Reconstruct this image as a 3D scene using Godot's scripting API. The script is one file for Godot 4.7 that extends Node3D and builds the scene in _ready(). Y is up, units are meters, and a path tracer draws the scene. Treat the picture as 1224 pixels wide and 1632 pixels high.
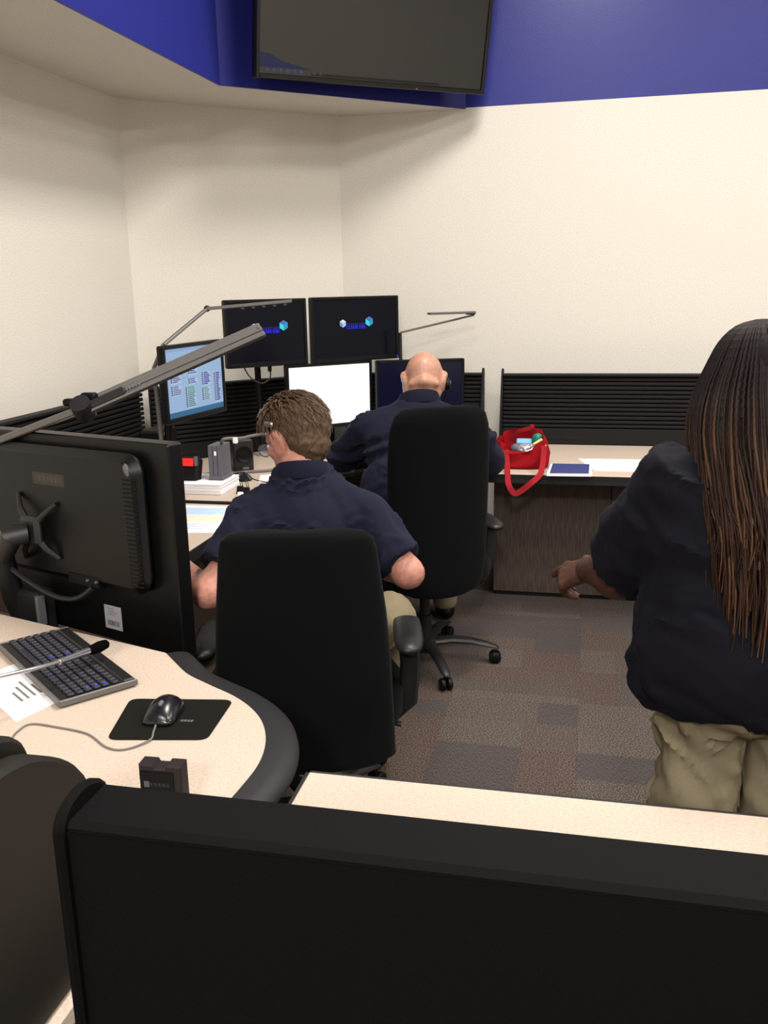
extends Node3D

# ---------------------------------------------------------------- helpers: triangle soup
class Shape:
	var v := PackedVector3Array()
	var uv := PackedVector2Array()
	var cl := PackedColorArray()
	var tint := false
	var now := Color.WHITE
	func tri(a: Vector3, b: Vector3, c: Vector3, ua := Vector2.ZERO, ub := Vector2.ZERO, uc := Vector2.ZERO) -> void:
		v.append(a); v.append(c); v.append(b)   # given counter-clockwise from outside, stored clockwise
		uv.append(ua); uv.append(uc); uv.append(ub)
		if tint:
			cl.append(now); cl.append(now); cl.append(now)
	func quad(a: Vector3, b: Vector3, c: Vector3, d: Vector3) -> void:
		tri(a, b, c, Vector2(0, 1), Vector2(1, 1), Vector2(1, 0))
		tri(a, c, d, Vector2(0, 1), Vector2(1, 0), Vector2(0, 0))
	func tri_out(a: Vector3, b: Vector3, c: Vector3, m: Vector3) -> void:
		if (b - a).cross(c - a).dot((a + b + c) / 3.0 - m) >= 0.0: tri(a, b, c)
		else: tri(a, c, b)
	func quad_out(a: Vector3, b: Vector3, c: Vector3, d: Vector3, m: Vector3) -> void:
		if (b - a).cross(d - a).dot((a + b + c + d) / 4.0 - m) >= 0.0: quad(a, b, c, d)
		else: quad(d, c, b, a)
	func box(c: Vector3, s: Vector3, bevel := 0.0, B := Basis.IDENTITY) -> Shape:
		var h := s / 2.0
		bevel = minf(bevel, minf(h.x, minf(h.y, h.z)) * 0.95)
		var P := func(g: Array, a: int) -> Vector3:
			var q := Vector3(g[0] * h.x, g[1] * h.y, g[2] * h.z)
			for k in 3:
				if k != a: q[k] -= g[k] * bevel
			return c + B * q
		for a in 3:
			var u := (a + 1) % 3
			var w := (a + 2) % 3
			for s1 in [-1, 1]:
				var pts := []
				for t in [[-1, -1], [1, -1], [1, 1], [-1, 1]]:
					var g := [0, 0, 0]
					g[a] = s1; g[u] = t[0]; g[w] = t[1]
					pts.append(P.call(g, a))
				quad_out(pts[0], pts[1], pts[2], pts[3], c)
				if bevel > 0.0:
					for s2 in [-1, 1]:
						var g0 := [0, 0, 0]
						g0[a] = -1; g0[u] = s1; g0[w] = s2
						var g1 := g0.duplicate()
						g1[a] = 1
						quad_out(P.call(g0, u), P.call(g1, u), P.call(g1, w), P.call(g0, w), c)
		if bevel > 0.0:
			for x in [-1, 1]:
				for y in [-1, 1]:
					for z in [-1, 1]:
						tri_out(P.call([x, y, z], 0), P.call([x, y, z], 1), P.call([x, y, z], 2), c)
		return self
	# outline (x, y) swept along the basis z from 0 to d, edges chamfered
	func extrude(outline: PackedVector2Array, t: Transform3D, d: float, bevel := 0.0) -> Shape:
		var o := outline.duplicate()
		if Geometry2D.is_polygon_clockwise(o): o.reverse()
		var n := o.size()
		var inner := PackedVector2Array()
		for i in n:
			var e0 := (o[i] - o[(i + n - 1) % n]).normalized()
			var e1 := (o[(i + 1) % n] - o[i]).normalized()
			var n0 := Vector2(-e0.y, e0.x)
			var n1 := Vector2(-e1.y, e1.x)
			var m := n0 + n1
			m = m / maxf(m.length_squared() / 2.0, 0.3)
			inner.append(o[i] + m * bevel)
		var rings := [[inner, 0.0], [o, bevel], [o, d - bevel], [inner, d]] if bevel > 0.0 else [[o, 0.0], [o, d]]
		for k in rings.size() - 1:
			var A: PackedVector2Array = rings[k][0]
			var C: PackedVector2Array = rings[k + 1][0]
			for i in n:
				var j := (i + 1) % n
				quad(t * Vector3(A[i].x, A[i].y, rings[k][1]), t * Vector3(A[j].x, A[j].y, rings[k][1]), t * Vector3(C[j].x, C[j].y, rings[k + 1][1]), t * Vector3(C[i].x, C[i].y, rings[k + 1][1]))
		var cap: PackedVector2Array = rings[0][0]
		var ix := Geometry2D.triangulate_polygon(cap)
		for k in range(0, ix.size(), 3):
			var a := cap[ix[k]]
			var b := cap[ix[k + 1]]
			var c := cap[ix[k + 2]]
			if (b - a).cross(c - a) < 0.0:
				var s := b
				b = c; c = s
			tri(t * Vector3(a.x, a.y, d), t * Vector3(b.x, b.y, d), t * Vector3(c.x, c.y, d))
			tri(t * Vector3(a.x, a.y, 0), t * Vector3(c.x, c.y, 0), t * Vector3(b.x, b.y, 0))
		return self
	# sections: arrays of the same number of points, counter-clockwise seen from the end of the row
	func loft(rows: Array, closed := true, caps := true) -> Shape:
		var n: int = rows[0].size()
		for k in rows.size() - 1:
			for i in (n if closed else n - 1):
				var j := (i + 1) % n
				quad(rows[k][i], rows[k][j], rows[k + 1][j], rows[k + 1][i])
		if caps:
			for e in [0, rows.size() - 1]:
				var m := Vector3.ZERO
				for p in rows[e]: m += p
				m /= n
				for i in n:
					if e == 0: tri(m, rows[e][(i + 1) % n], rows[e][i])
					else: tri(m, rows[e][i], rows[e][(i + 1) % n])
		return self
	func tube(path: Array, radius: Variant, sides := 8, caps := true, flat := 1.0) -> Shape:
		var rows := []
		var u := Vector3.ZERO
		for i in path.size():
			var d: Vector3 = (path[mini(i + 1, path.size() - 1)] - path[maxi(i - 1, 0)]).normalized()
			if u == Vector3.ZERO:
				u = d.cross(Vector3.UP if absf(d.y) < 0.9 else Vector3.RIGHT).normalized()
			u = (u - d * u.dot(d)).normalized()
			var w := d.cross(u)
			var r: float = radius[i] if radius is Array else radius
			var ring := PackedVector3Array()
			for k in sides:
				var a := TAU * k / sides
				ring.append(path[i] + u * cos(a) * r + w * sin(a) * r * flat)
			rows.append(ring)
		return loft(rows, true, caps)
	func lathe(profile: Array, t := Transform3D.IDENTITY, segs := 20) -> Shape:
		var rows := []
		for p in profile:
			var ring := PackedVector3Array()
			for k in segs:
				var a := -TAU * k / segs
				ring.append(t * Vector3(p[0] * cos(a), p[1], p[0] * sin(a)))
			rows.append(ring)
		return loft(rows)
	func ball(c: Vector3, r: Vector3, B := Basis.IDENTITY, segs := 14) -> Shape:
		var prof := []
		for i in segs / 2 + 1:
			var a := -PI / 2 + PI * i / (segs / 2)
			prof.append([maxf(cos(a), 0.002), sin(a)])
		return lathe(prof, Transform3D(B * Basis.from_scale(r), c), segs)
	func mesh(angle := 40.0) -> ArrayMesh:
		var n := v.size() / 3
		var fn := PackedVector3Array()
		fn.resize(n)
		var at := {}
		for i in n:
			fn[i] = (v[i * 3 + 2] - v[i * 3]).cross(v[i * 3 + 1] - v[i * 3])
			if angle > 0.0:
				for k in 3:
					var key := Vector3i((v[i * 3 + k] * 20000.0).round())
					if not at.has(key): at[key] = []
					at[key].append(i)
		var nn := PackedVector3Array()
		nn.resize(v.size())
		var lim := cos(deg_to_rad(angle))
		for i in n:
			var f := fn[i].normalized()
			for k in 3:
				var s := fn[i]
				if angle > 0.0:
					for j in at[Vector3i((v[i * 3 + k] * 20000.0).round())]:
						if j != i and fn[j].normalized().dot(f) > lim: s += fn[j]
				nn[i * 3 + k] = s.normalized()
		var arr := []
		arr.resize(Mesh.ARRAY_MAX)
		arr[Mesh.ARRAY_VERTEX] = v
		arr[Mesh.ARRAY_NORMAL] = nn
		arr[Mesh.ARRAY_TEX_UV] = uv
		if tint: arr[Mesh.ARRAY_COLOR] = cl
		var m := ArrayMesh.new()
		m.add_surface_from_arrays(Mesh.PRIMITIVE_TRIANGLES, arr)
		return m

# ---------------------------------------------------------------- helpers: soft bodies as a distance field meshed by surface nets
class Field:
	var o: Vector3
	var h: float
	var k: float
	var nx: int
	var ny: int
	var nz: int
	var a := PackedFloat32Array()
	var cuts := []      # [centre, basis, half size]: boxes taken away
	var bumps = null
	func _init(lo: Vector3, hi: Vector3, cell: float, sharp: float) -> void:
		o = lo; h = cell; k = sharp
		nx = int((hi.x - lo.x) / h) + 2
		ny = int((hi.y - lo.y) / h) + 2
		nz = int((hi.z - lo.z) / h) + 2
		a.resize(nx * ny * nz)
	func span(lo: Vector3, hi: Vector3) -> Array:
		var m := 4.5 / k
		return [maxi(int((lo.x - m - o.x) / h), 0), mini(int((hi.x + m - o.x) / h) + 1, nx - 1), maxi(int((lo.y - m - o.y) / h), 0), mini(int((hi.y + m - o.y) / h) + 1, ny - 1), maxi(int((lo.z - m - o.z) / h), 0), mini(int((hi.z + m - o.z) / h) + 1, nz - 1)]
	func bone(p: Vector3, q: Vector3, r0: float, r1: float) -> Field:
		var rm := Vector3.ONE * maxf(r0, r1)
		var s := span(p.min(q) - rm, p.max(q) + rm)
		var d := q - p
		var L := maxf(d.length_squared(), 1e-9)
		var far := 4.5 / k
		for z in range(s[4], s[5] + 1):
			for y in range(s[2], s[3] + 1):
				var row := (z * ny + y) * nx
				var e := Vector3(o.x - p.x, o.y + y * h - p.y, o.z + z * h - p.z)
				for x in range(s[0], s[1] + 1):
					var w := Vector3(e.x + x * h, e.y, e.z)
					var t := clampf(w.dot(d) / L, 0.0, 1.0)
					var f := (w - d * t).length() - r0 - (r1 - r0) * t
					if f < far: a[row + x] += exp(-k * f)
		return self
	func limb(pts: Array, rs: Array) -> Field:
		for i in pts.size() - 1: bone(pts[i], pts[i + 1], rs[i], rs[i + 1])
		return self
	func egg(c: Vector3, r: Vector3, B := Basis.IDENTITY) -> Field:
		var R := Vector3.ZERO
		for i in 3:
			R[i] = sqrt(pow(B.x[i] * r.x, 2) + pow(B.y[i] * r.y, 2) + pow(B.z[i] * r.z, 2))
		var s := span(c - R, c + R)
		var T := B.inverse()
		var far := 4.5 / k
		for z in range(s[4], s[5] + 1):
			for y in range(s[2], s[3] + 1):
				var row := (z * ny + y) * nx
				for x in range(s[0], s[1] + 1):
					var w := T * (Vector3(o.x + x * h, o.y + y * h, o.z + z * h) - c) / r
					var k0 := w.length()
					var k1 := (w / r).length()
					var f := k0 * (k0 - 1.0) / maxf(k1, 1e-6)
					if f < far: a[row + x] += exp(-k * f)
		return self
	func cut(c: Vector3, B: Basis, half: Vector3) -> Field:
		cuts.append([c, B.inverse(), half])
		return self
	func into(sh: Shape) -> Shape:
		var f := PackedFloat32Array()
		f.resize(a.size())
		for i in a.size():
			f[i] = 1.0 if a[i] <= 1e-6 else -log(a[i]) / k
		for c in cuts:
			var R: Vector3 = (c[1] as Basis).inverse() * (c[2] as Vector3)
			var ib: Basis = c[1]
			var half: Vector3 = c[2]
			var cc: Vector3 = c[0]
			var rad := half.length()
			var s := span(cc - Vector3.ONE * rad, cc + Vector3.ONE * rad)
			for z in range(s[4], s[5] + 1):
				for y in range(s[2], s[3] + 1):
					for x in range(s[0], s[1] + 1):
						var i := (z * ny + y) * nx + x
						if f[i] < 0.03:
							var w: Vector3 = (ib * (Vector3(o.x + x * h, o.y + y * h, o.z + z * h) - cc)).abs() - half
							f[i] = maxf(f[i], -maxf(w.x, maxf(w.y, w.z)))
		var id := PackedInt32Array()
		id.resize(f.size())
		id.fill(-1)
		var P := PackedVector3Array()
		var st := [1, nx, nx * ny]
		var off := [0, 1, nx, nx + 1, nx * ny, nx * ny + 1, nx * ny + nx, nx * ny + nx + 1]
		var ed := [[0, 1], [2, 3], [4, 5], [6, 7], [0, 2], [1, 3], [4, 6], [5, 7], [0, 4], [1, 5], [2, 6], [3, 7]]
		var cell := []
		for z in nz - 1:
			for y in ny - 1:
				for x in nx - 1:
					var i := (z * ny + y) * nx + x
					var neg := 0
					for q in off:
						if f[i + q] < 0.0: neg += 1
					if neg == 0 or neg == 8: continue
					var s := Vector3.ZERO
					var n := 0
					for e in ed:
						var fa := f[i + off[e[0]]]
						var fb := f[i + off[e[1]]]
						if (fa < 0.0) != (fb < 0.0):
							var t := fa / (fa - fb)
							var pa := Vector3(e[0] & 1, (e[0] >> 1) & 1, e[0] >> 2)
							var pb := Vector3(e[1] & 1, (e[1] >> 1) & 1, e[1] >> 2)
							s += pa + (pb - pa) * t
							n += 1
					id[i] = P.size()
					P.append(o + (Vector3(x, y, z) + s / n) * h)
					cell.append(i)
		var quads := PackedInt32Array()
		for i in cell:
			for ax in 3:
				var j: int = i + st[ax]
				if (f[i] < 0.0) == (f[j] < 0.0): continue
				var u: int = st[(ax + 1) % 3]
				var w: int = st[(ax + 2) % 3]
				var q := [id[i], id[i - u] if i >= u else -1, id[i - u - w] if i >= u + w else -1, id[i - w] if i >= w else -1]
				if q.has(-1): continue
				if f[i] < 0.0: quads.append_array([q[0], q[1], q[2], q[3]])
				else: quads.append_array([q[3], q[2], q[1], q[0]])
		if bumps != null:
			var N := PackedVector3Array()
			N.resize(P.size())
			for i in range(0, quads.size(), 4):
				var m := (P[quads[i + 2]] - P[quads[i]]).cross(P[quads[i + 3]] - P[quads[i + 1]])
				for e in 4: N[quads[i + e]] += m
			for i in P.size():
				P[i] += N[i].normalized() * float(bumps.call(P[i], N[i].normalized()))
		for i in range(0, quads.size(), 4):
			sh.quad(P[quads[i]], P[quads[i + 1]], P[quads[i + 2]], P[quads[i + 3]])
		return sh

var used := {}
var M := {}
var rng := RandomNumberGenerator.new()

func numbered(n: String) -> String:
	used[n] = used.get(n, 0) + 1
	return n if used[n] == 1 else "%s_%03d" % [n, used[n] - 1]

func thing(called: String, label: String, category: String, at := Vector3.ZERO, group := "", turn := 0.0) -> Node3D:
	var t := Node3D.new()
	t.name = numbered(called)
	t.position = at
	t.rotation.y = turn
	tag(t, label, category, group)
	add_child(t, true)
	return t

func tag(t: Node3D, label: String, category: String, group := "") -> void:
	t.set_meta("label", label)
	t.set_meta("category", category)
	if group: t.set_meta("group", group)

# one part: the mesh is given in the thing's own axes
func part(t: Node3D, called: String, s: Variant, m: Material, angle := 40.0) -> MeshInstance3D:
	var o := MeshInstance3D.new()
	o.name = called
	o.mesh = s.mesh(angle) if s is Shape else s
	o.material_override = m
	t.add_child(o, true)
	return o

# one part given in world axes, under an unturned thing
func wpart(t: Node3D, called: String, s: Variant, m: Material, angle := 40.0) -> MeshInstance3D:
	var o := part(t, called, s, m, angle)
	var p: Node = t
	while p != self:
		o.position -= p.position
		p = p.get_parent()
	return o

func single(called: String, label: String, category: String, s: Shape, m: Material, at: Vector3, group := "", angle := 40.0) -> MeshInstance3D:
	for i in s.v.size(): s.v[i] -= at
	var o := part(self, numbered(called), s, m, angle)
	o.position = at
	tag(o, label, category, group)
	return o

func struct(called: String, s: Variant, m: Material, parent: Node3D = self, angle := 30.0) -> MeshInstance3D:
	var o := part(parent, called, s, m, angle)
	o.set_meta("kind", "structure")
	return o

func looking(f: Vector3, up := Vector3.UP) -> Basis:   # basis whose -z looks along f
	return Basis.looking_at(f, up)

# ---------------------------------------------------------------- materials
func mat(c: Color, rough := 0.6, spec := 0.5, metal := 0.0) -> StandardMaterial3D:
	var m := StandardMaterial3D.new()
	m.albedo_color = c
	m.roughness = rough
	m.metallic_specular = spec
	m.metallic = metal
	return m

func noise_tex(seed_: int, freq: float, lo: Color, hi: Color, size := 512, oct := 4) -> NoiseTexture2D:
	var n := FastNoiseLite.new()
	n.seed = seed_
	n.frequency = freq
	n.fractal_octaves = oct
	n.noise_type = FastNoiseLite.TYPE_SIMPLEX_SMOOTH
	var t := NoiseTexture2D.new()
	t.width = size; t.height = size
	t.seamless = true
	t.noise = n
	var g := Gradient.new()
	g.set_color(0, lo); g.set_color(1, hi)
	t.color_ramp = g
	return t

func tri_map(m: StandardMaterial3D, scale: Vector3, world := true) -> StandardMaterial3D:
	m.uv1_triplanar = true
	m.uv1_world_triplanar = world
	m.uv1_scale = scale
	return m

func grain(c: Color, rough: float, tex: Texture2D, scale: Vector3, bump: Texture2D = null, depth := 0.0, spec := 0.5, world := true) -> StandardMaterial3D:
	var m := mat(c, rough, spec)
	m.albedo_texture = tex
	if bump:
		m.heightmap_enabled = true
		m.heightmap_texture = bump
		m.heightmap_scale = depth
	return tri_map(m, scale, world)

func glow(c: Color, e: float) -> StandardMaterial3D:
	var m := mat(Color(0.02, 0.02, 0.02), 0.3)
	m.emission_enabled = true
	m.emission = c
	m.emission_energy_multiplier = e
	return m

func picture(im: Image, e := 0.0, rough := 0.4) -> StandardMaterial3D:
	var t := ImageTexture.create_from_image(im)
	var m := mat(Color.WHITE if e == 0.0 else Color(0.03, 0.03, 0.03), rough)
	if e == 0.0:
		m.albedo_texture = t
	else:
		m.emission_enabled = true
		m.emission = Color.WHITE
		m.emission_operator = BaseMaterial3D.EMISSION_OP_MULTIPLY
		m.emission_texture = t
		m.emission_energy_multiplier = e
	return m

func materials() -> void:
	var fine := noise_tex(3, 0.09, Color(0.86, 0.86, 0.86), Color(1, 1, 1))
	var rough_bump := noise_tex(4, 0.06, Color(0, 0, 0), Color(1, 1, 1))
	var weave := noise_tex(5, 0.22, Color(0.55, 0.55, 0.55), Color(1, 1, 1), 512, 2)
	var speck := noise_tex(6, 0.05, Color(0.88, 0.86, 0.83), Color(1, 1, 1), 512, 5)
	var wood := noise_tex(7, 0.02, Color(0.62, 0.60, 0.58), Color(1, 1, 1), 512, 5)
	var pile := noise_tex(8, 0.12, Color(0.16, 0.14, 0.15), Color(1, 1, 1), 512, 4)
	var soft := noise_tex(9, 0.015, Color(0.82, 0.8, 0.78), Color(1, 1, 1), 512, 3)
	M.cream = grain(Color(0.89, 0.872, 0.838), 0.85, fine, Vector3.ONE * 3.0, rough_bump, 0.04, 0.2)
	M.blue = grain(Color(0.165, 0.185, 0.51), 0.36, fine, Vector3.ONE * 3.0, rough_bump, 0.02, 0.36)
	M.ceiling = grain(Color(0.85, 0.84, 0.8), 0.9, fine, Vector3.ONE * 2.0)
	M.laminate = grain(Color(0.80, 0.74, 0.69), 0.5, speck, Vector3.ONE * 5.0, null, 0.0, 0.4)
	M.wood = grain(Color(0.385, 0.335, 0.31), 0.55, wood, Vector3(14, 0.7, 14), null, 0.0, 0.4)
	M.wood_dark = grain(Color(0.30, 0.245, 0.215), 0.55, wood, Vector3(17, 0.8, 17), null, 0.0, 0.4)
	M.edge = mat(Color(0.125, 0.125, 0.135), 0.5, 0.4)
	M.black = mat(Color(0.04, 0.04, 0.043), 0.5, 0.3)
	M.panel = grain(Color(0.045, 0.045, 0.05), 0.7, fine, Vector3.ONE * 4.0, rough_bump, 0.02, 0.2)
	M.cap = M.panel
	M.slat = mat(Color(0.085, 0.085, 0.09), 0.6, 0.3)
	M.slat_back = M.slat
	M.plastic = mat(Color(0.045, 0.045, 0.05), 0.38, 0.35)
	M.gloss = mat(Color(0.03, 0.03, 0.032), 0.12, 0.5)
	M.screen_off = mat(Color(0.03, 0.031, 0.045), 0.2, 0.27)
	M.case = grain(Color(0.115, 0.105, 0.09), 0.5, fine, Vector3.ONE * 3.0, null, 0.0, 0.35)
	M.grey = mat(Color(0.36, 0.36, 0.39), 0.5, 0.4)
	M.aluminium = mat(Color(0.40, 0.39, 0.385), 0.45, 0.5, 0.35)
	M.chrome = mat(Color(0.8, 0.8, 0.82), 0.25, 0.5, 0.9)
	M.fabric = grain(Color(0.088, 0.092, 0.10), 0.95, weave, Vector3.ONE * 9.0, weave, 0.06, 0.12, false)
	M.fabric.rim_enabled = true
	M.fabric.rim = 0.22
	M.fabric.rim_tint = 0.5
	M.base = mat(Color(0.11, 0.11, 0.115), 0.42, 0.45)
	M.foam = grain(Color(0.06, 0.06, 0.06), 1.0, weave, Vector3.ONE * 20.0, weave, 0.1, 0.1)
	M.white = mat(Color(0.93, 0.93, 0.94), 0.7, 0.3)
	M.paper = mat(Color(0.93, 0.93, 0.95), 0.8, 0.2)
	M.cable = mat(Color(0.45, 0.43, 0.42), 0.6, 0.3)
	M.cable_dark = mat(Color(0.2, 0.18, 0.17), 0.6, 0.3)
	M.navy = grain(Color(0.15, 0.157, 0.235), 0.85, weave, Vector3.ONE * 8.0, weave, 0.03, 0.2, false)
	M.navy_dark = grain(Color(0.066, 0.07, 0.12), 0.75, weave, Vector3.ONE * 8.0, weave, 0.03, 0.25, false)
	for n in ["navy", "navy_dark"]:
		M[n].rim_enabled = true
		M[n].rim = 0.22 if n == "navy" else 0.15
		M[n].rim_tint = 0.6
	M.khaki = grain(Color(0.66, 0.61, 0.50), 0.85, weave, Vector3.ONE * 7.0, weave, 0.02, 0.2, false)
	M.skin = grain(Color(0.80, 0.57, 0.51), 0.55, soft, Vector3.ONE * 8.0, fine, 0.02, 0.4, false)
	M.skin_bald = grain(Color(0.77, 0.58, 0.50), 0.42, soft, Vector3.ONE * 8.0, fine, 0.02, 0.45, false)
	M.skin_brown = grain(Color(0.31, 0.20, 0.16), 0.5, soft, Vector3.ONE * 8.0, fine, 0.02, 0.4, false)
	for n in ["skin", "skin_bald", "skin_brown"]:
		M[n].subsurf_scatter_enabled = true
		M[n].subsurf_scatter_strength = 0.12
	M.hair = grain(Color(0.43, 0.335, 0.255), 0.6, weave, Vector3(12, 3, 12), null, 0.0, 0.4, false)
	M.hair_dark = mat(Color(0.075, 0.06, 0.058), 0.7, 0.25)
	var braid := mat(Color.WHITE, 0.62, 0.3)
	braid.vertex_color_use_as_albedo = true
	M.braid = braid
	M.red = grain(Color(0.68, 0.085, 0.13), 0.8, weave, Vector3.ONE * 9.0, weave, 0.04, 0.2)
	M.red_strap = grain(Color(0.73, 0.17, 0.21), 0.8, weave, Vector3.ONE * 9.0, weave, 0.04, 0.2)
	M.notebook = mat(Color(0.20, 0.23, 0.45), 0.55, 0.4)
	M.pad = grain(Color(0.13, 0.13, 0.115), 0.9, weave, Vector3.ONE * 12.0, null, 0.0, 0.2)
	M.key = mat(Color(0.15, 0.15, 0.19), 0.5, 0.4)
	M.key_lit = glow(Color(0.25, 0.3, 1.0), 1.6)
	M.pile = pile
	M.weave = weave
	M.floor_base = grain(Color(0.47, 0.43, 0.40), 0.98, pile, Vector3.ONE * 4.5, pile, 0.25, 0.05)
	M.gloss_mouse = mat(Color(0.075, 0.075, 0.09), 0.25, 0.5)
	M.case_box = mat(Color(0.12, 0.10, 0.105), 0.5, 0.4)
	M.tv_screen = mat(Color(0.06, 0.055, 0.052), 0.16, 0.68)
	M.screen_white = glow(Color(0.93, 0.97, 1.0), 1.5)
	M.screen_blue = glow(Color(0.055, 0.07, 0.19), 0.6)
	M.screen_blue.roughness = 0.15
	M.screen_off.emission_enabled = true
	M.screen_off.emission = Color(0.045, 0.055, 0.11)
	M.screen_off.emission_energy_multiplier = 0.45

# ---------------------------------------------------------------- scene
func _ready() -> void:
	rng.seed = 11
	# camera
	var cam := Camera3D.new()
	cam.name = "camera"
	cam.fov = 58.46
	cam.near = 0.02
	var B := Basis.from_euler(Vector3(-0.2447, 0.2227, -0.0204))
	cam.transform = Transform3D(B, Vector3(0, 1.62, 0))
	add_child(cam)
	cam.current = true
	# environment: a closed room, so the sky outside is plain black
	var env := Environment.new()
	env.background_mode = Environment.BG_COLOR
	env.background_color = Color.BLACK
	env.tonemap_mode = Environment.TONE_MAPPER_LINEAR
	env.tonemap_exposure = 1.0
	env.sdfgi_enabled = true
	env.ssao_enabled = true
	env.ssil_enabled = true
	var we := WorldEnvironment.new()
	we.name = "environment"
	we.environment = env
	add_child(we)
	materials()
	# ceiling lights: position of each troffer, its light's energy
	for l in LIGHTS: troffer(l[0], l[1], l[2])
	room()
	carpet()
	consoles()
	television()
	monitors()
	chairs()
	people()
	lamps()
	keyboard_desk()
	left_desks()
	back_counter()

const CEIL := 4.0
const LIGHTS := [
	[Vector2(-0.1, -3.2), 10.5, "lit ceiling panel above the bald man's chair"],
	[Vector2(2.6, -3.7), 7.0, "lit ceiling panel above the long back counter"],
	[Vector2(1.3, -1.6), 6.5, "lit ceiling panel to the right of the foreground console"],
	[Vector2(3.8, -1.7), 9.0, "lit ceiling panel far out by the right wall"],
	[Vector2(-0.5, 0.4), 7.5, "lit ceiling panel behind the photographer, beside the left soffit"],
	[Vector2(0.4, 3.9), 40.0, "lit ceiling panel behind the photographer, near the front wall"],
	[Vector2(3.8, 2.0), 14.0, "lit ceiling panel behind the photographer, near the right wall"],
]

func troffer(at: Vector2, energy: float, label: String) -> void:
	var w := 0.6
	var d := 1.2
	var t := thing("ceiling_light", label, "ceiling light", Vector3(at.x, CEIL, at.y), "lit ceiling panels")
	var f := Shape.new()
	for s in [-1, 1]:
		f.box(Vector3(s * (w / 2 + 0.015), -0.012, 0), Vector3(0.03, 0.024, d + 0.06), 0.003)
		f.box(Vector3(0, -0.012, s * (d / 2 + 0.015)), Vector3(w, 0.024, 0.03), 0.003)
	part(t, "frame", f, M.white)
	part(t, "diffuser", Shape.new().box(Vector3(0, -0.008, 0), Vector3(w, 0.012, d), 0.002), glow(Color(1, 0.95, 0.86), 1.5))
	var l := AreaLight3D.new()
	l.name = "panel_light"
	l.area_size = Vector2(w, d)
	l.light_energy = energy
	l.light_color = Color(1.0, 0.975, 0.94)
	l.shadow_enabled = true
	l.set("area_range", 20.0)
	l.set("area_attenuation", 2.0)
	l.position = Vector3(0, -0.03, 0)
	l.rotation.x = -PI / 2
	t.add_child(l)

const H := 2.524
const WX := -2.301
const ZB := -5.286

func slab(pts: Array, y0: float, y1: float, bevel := 0.0) -> Shape:   # plan outline (x, z) raised from y0 to y1
	var o := PackedVector2Array()
	for p in pts: o.append(Vector2(p[0], -p[1]))
	return Shape.new().extrude(o, Transform3D(Basis(Vector3.RIGHT, Vector3.FORWARD, Vector3.UP), Vector3(0, y0, 0)), y1 - y0, bevel)

func room() -> void:
	struct("floor", Shape.new().box(Vector3(2.0, -0.06, 0.0), Vector3(9.2, 0.1, 11.2)), M.floor_base)
	struct("ceiling", Shape.new().box(Vector3(2.0, CEIL + 0.05, 0.0), Vector3(9.2, 0.1, 11.2)), M.ceiling)
	struct("wall_left", slab([[WX - 0.1, 5.5], [WX, 5.5], [WX, -4.435], [WX - 0.1, -4.5]], -0.1, CEIL), M.cream)
	struct("wall_corner", slab([[WX, -4.435], [-1.413, ZB], [-1.45, ZB - 0.1], [WX - 0.1, -4.5]], -0.1, CEIL), M.cream)
	var wb := struct("wall_back", Shape.new().box(Vector3(2.545, 1.215, ZB - 0.05), Vector3(7.916, 2.63, 0.1)), M.cream)
	struct("painted_band", Shape.new().box(Vector3(2.545, 2.53 + (CEIL - 2.53) / 2, ZB - 0.05), Vector3(7.916, CEIL - 2.53, 0.1)), M.blue, wb)
	struct("wall_right", Shape.new().box(Vector3(6.55, 1.97, 0.0), Vector3(0.1, 4.14, 11.2)), M.cream)
	struct("wall_front", Shape.new().box(Vector3(2.0, 1.97, 5.55), Vector3(9.2, 4.14, 0.1)), M.cream)
	# dropped soffit along the left wall and across the corner: cream underside, blue faces
	var so := struct("ceiling_soffit", slab([[WX, 5.5], [-1.722, 5.5], [-1.722, -4.32], [-0.715, ZB], [-1.413, ZB], [WX, -4.435]], H, H + 0.02), M.cream)
	struct("side_face", slab([[WX, 5.5], [-1.712, 5.5], [-1.712, -4.315], [WX, -4.435]], H + 0.0003, CEIL), M.blue, so)
	struct("corner_face", slab([[WX, -4.435], [-1.7125, -4.3145], [-0.7, ZB + 0.0], [-1.413, ZB]], H + 0.0003, CEIL), M.blue, so)
	struct("baseboard_back", Shape.new().box(Vector3(2.54, 0.05, ZB + 0.006), Vector3(7.9, 0.1, 0.012), 0.003), M.edge)
	struct("baseboard_left", Shape.new().box(Vector3(WX + 0.006, 0.05, 0.55), Vector3(0.012, 0.1, 9.9), 0.003), M.edge)

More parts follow.
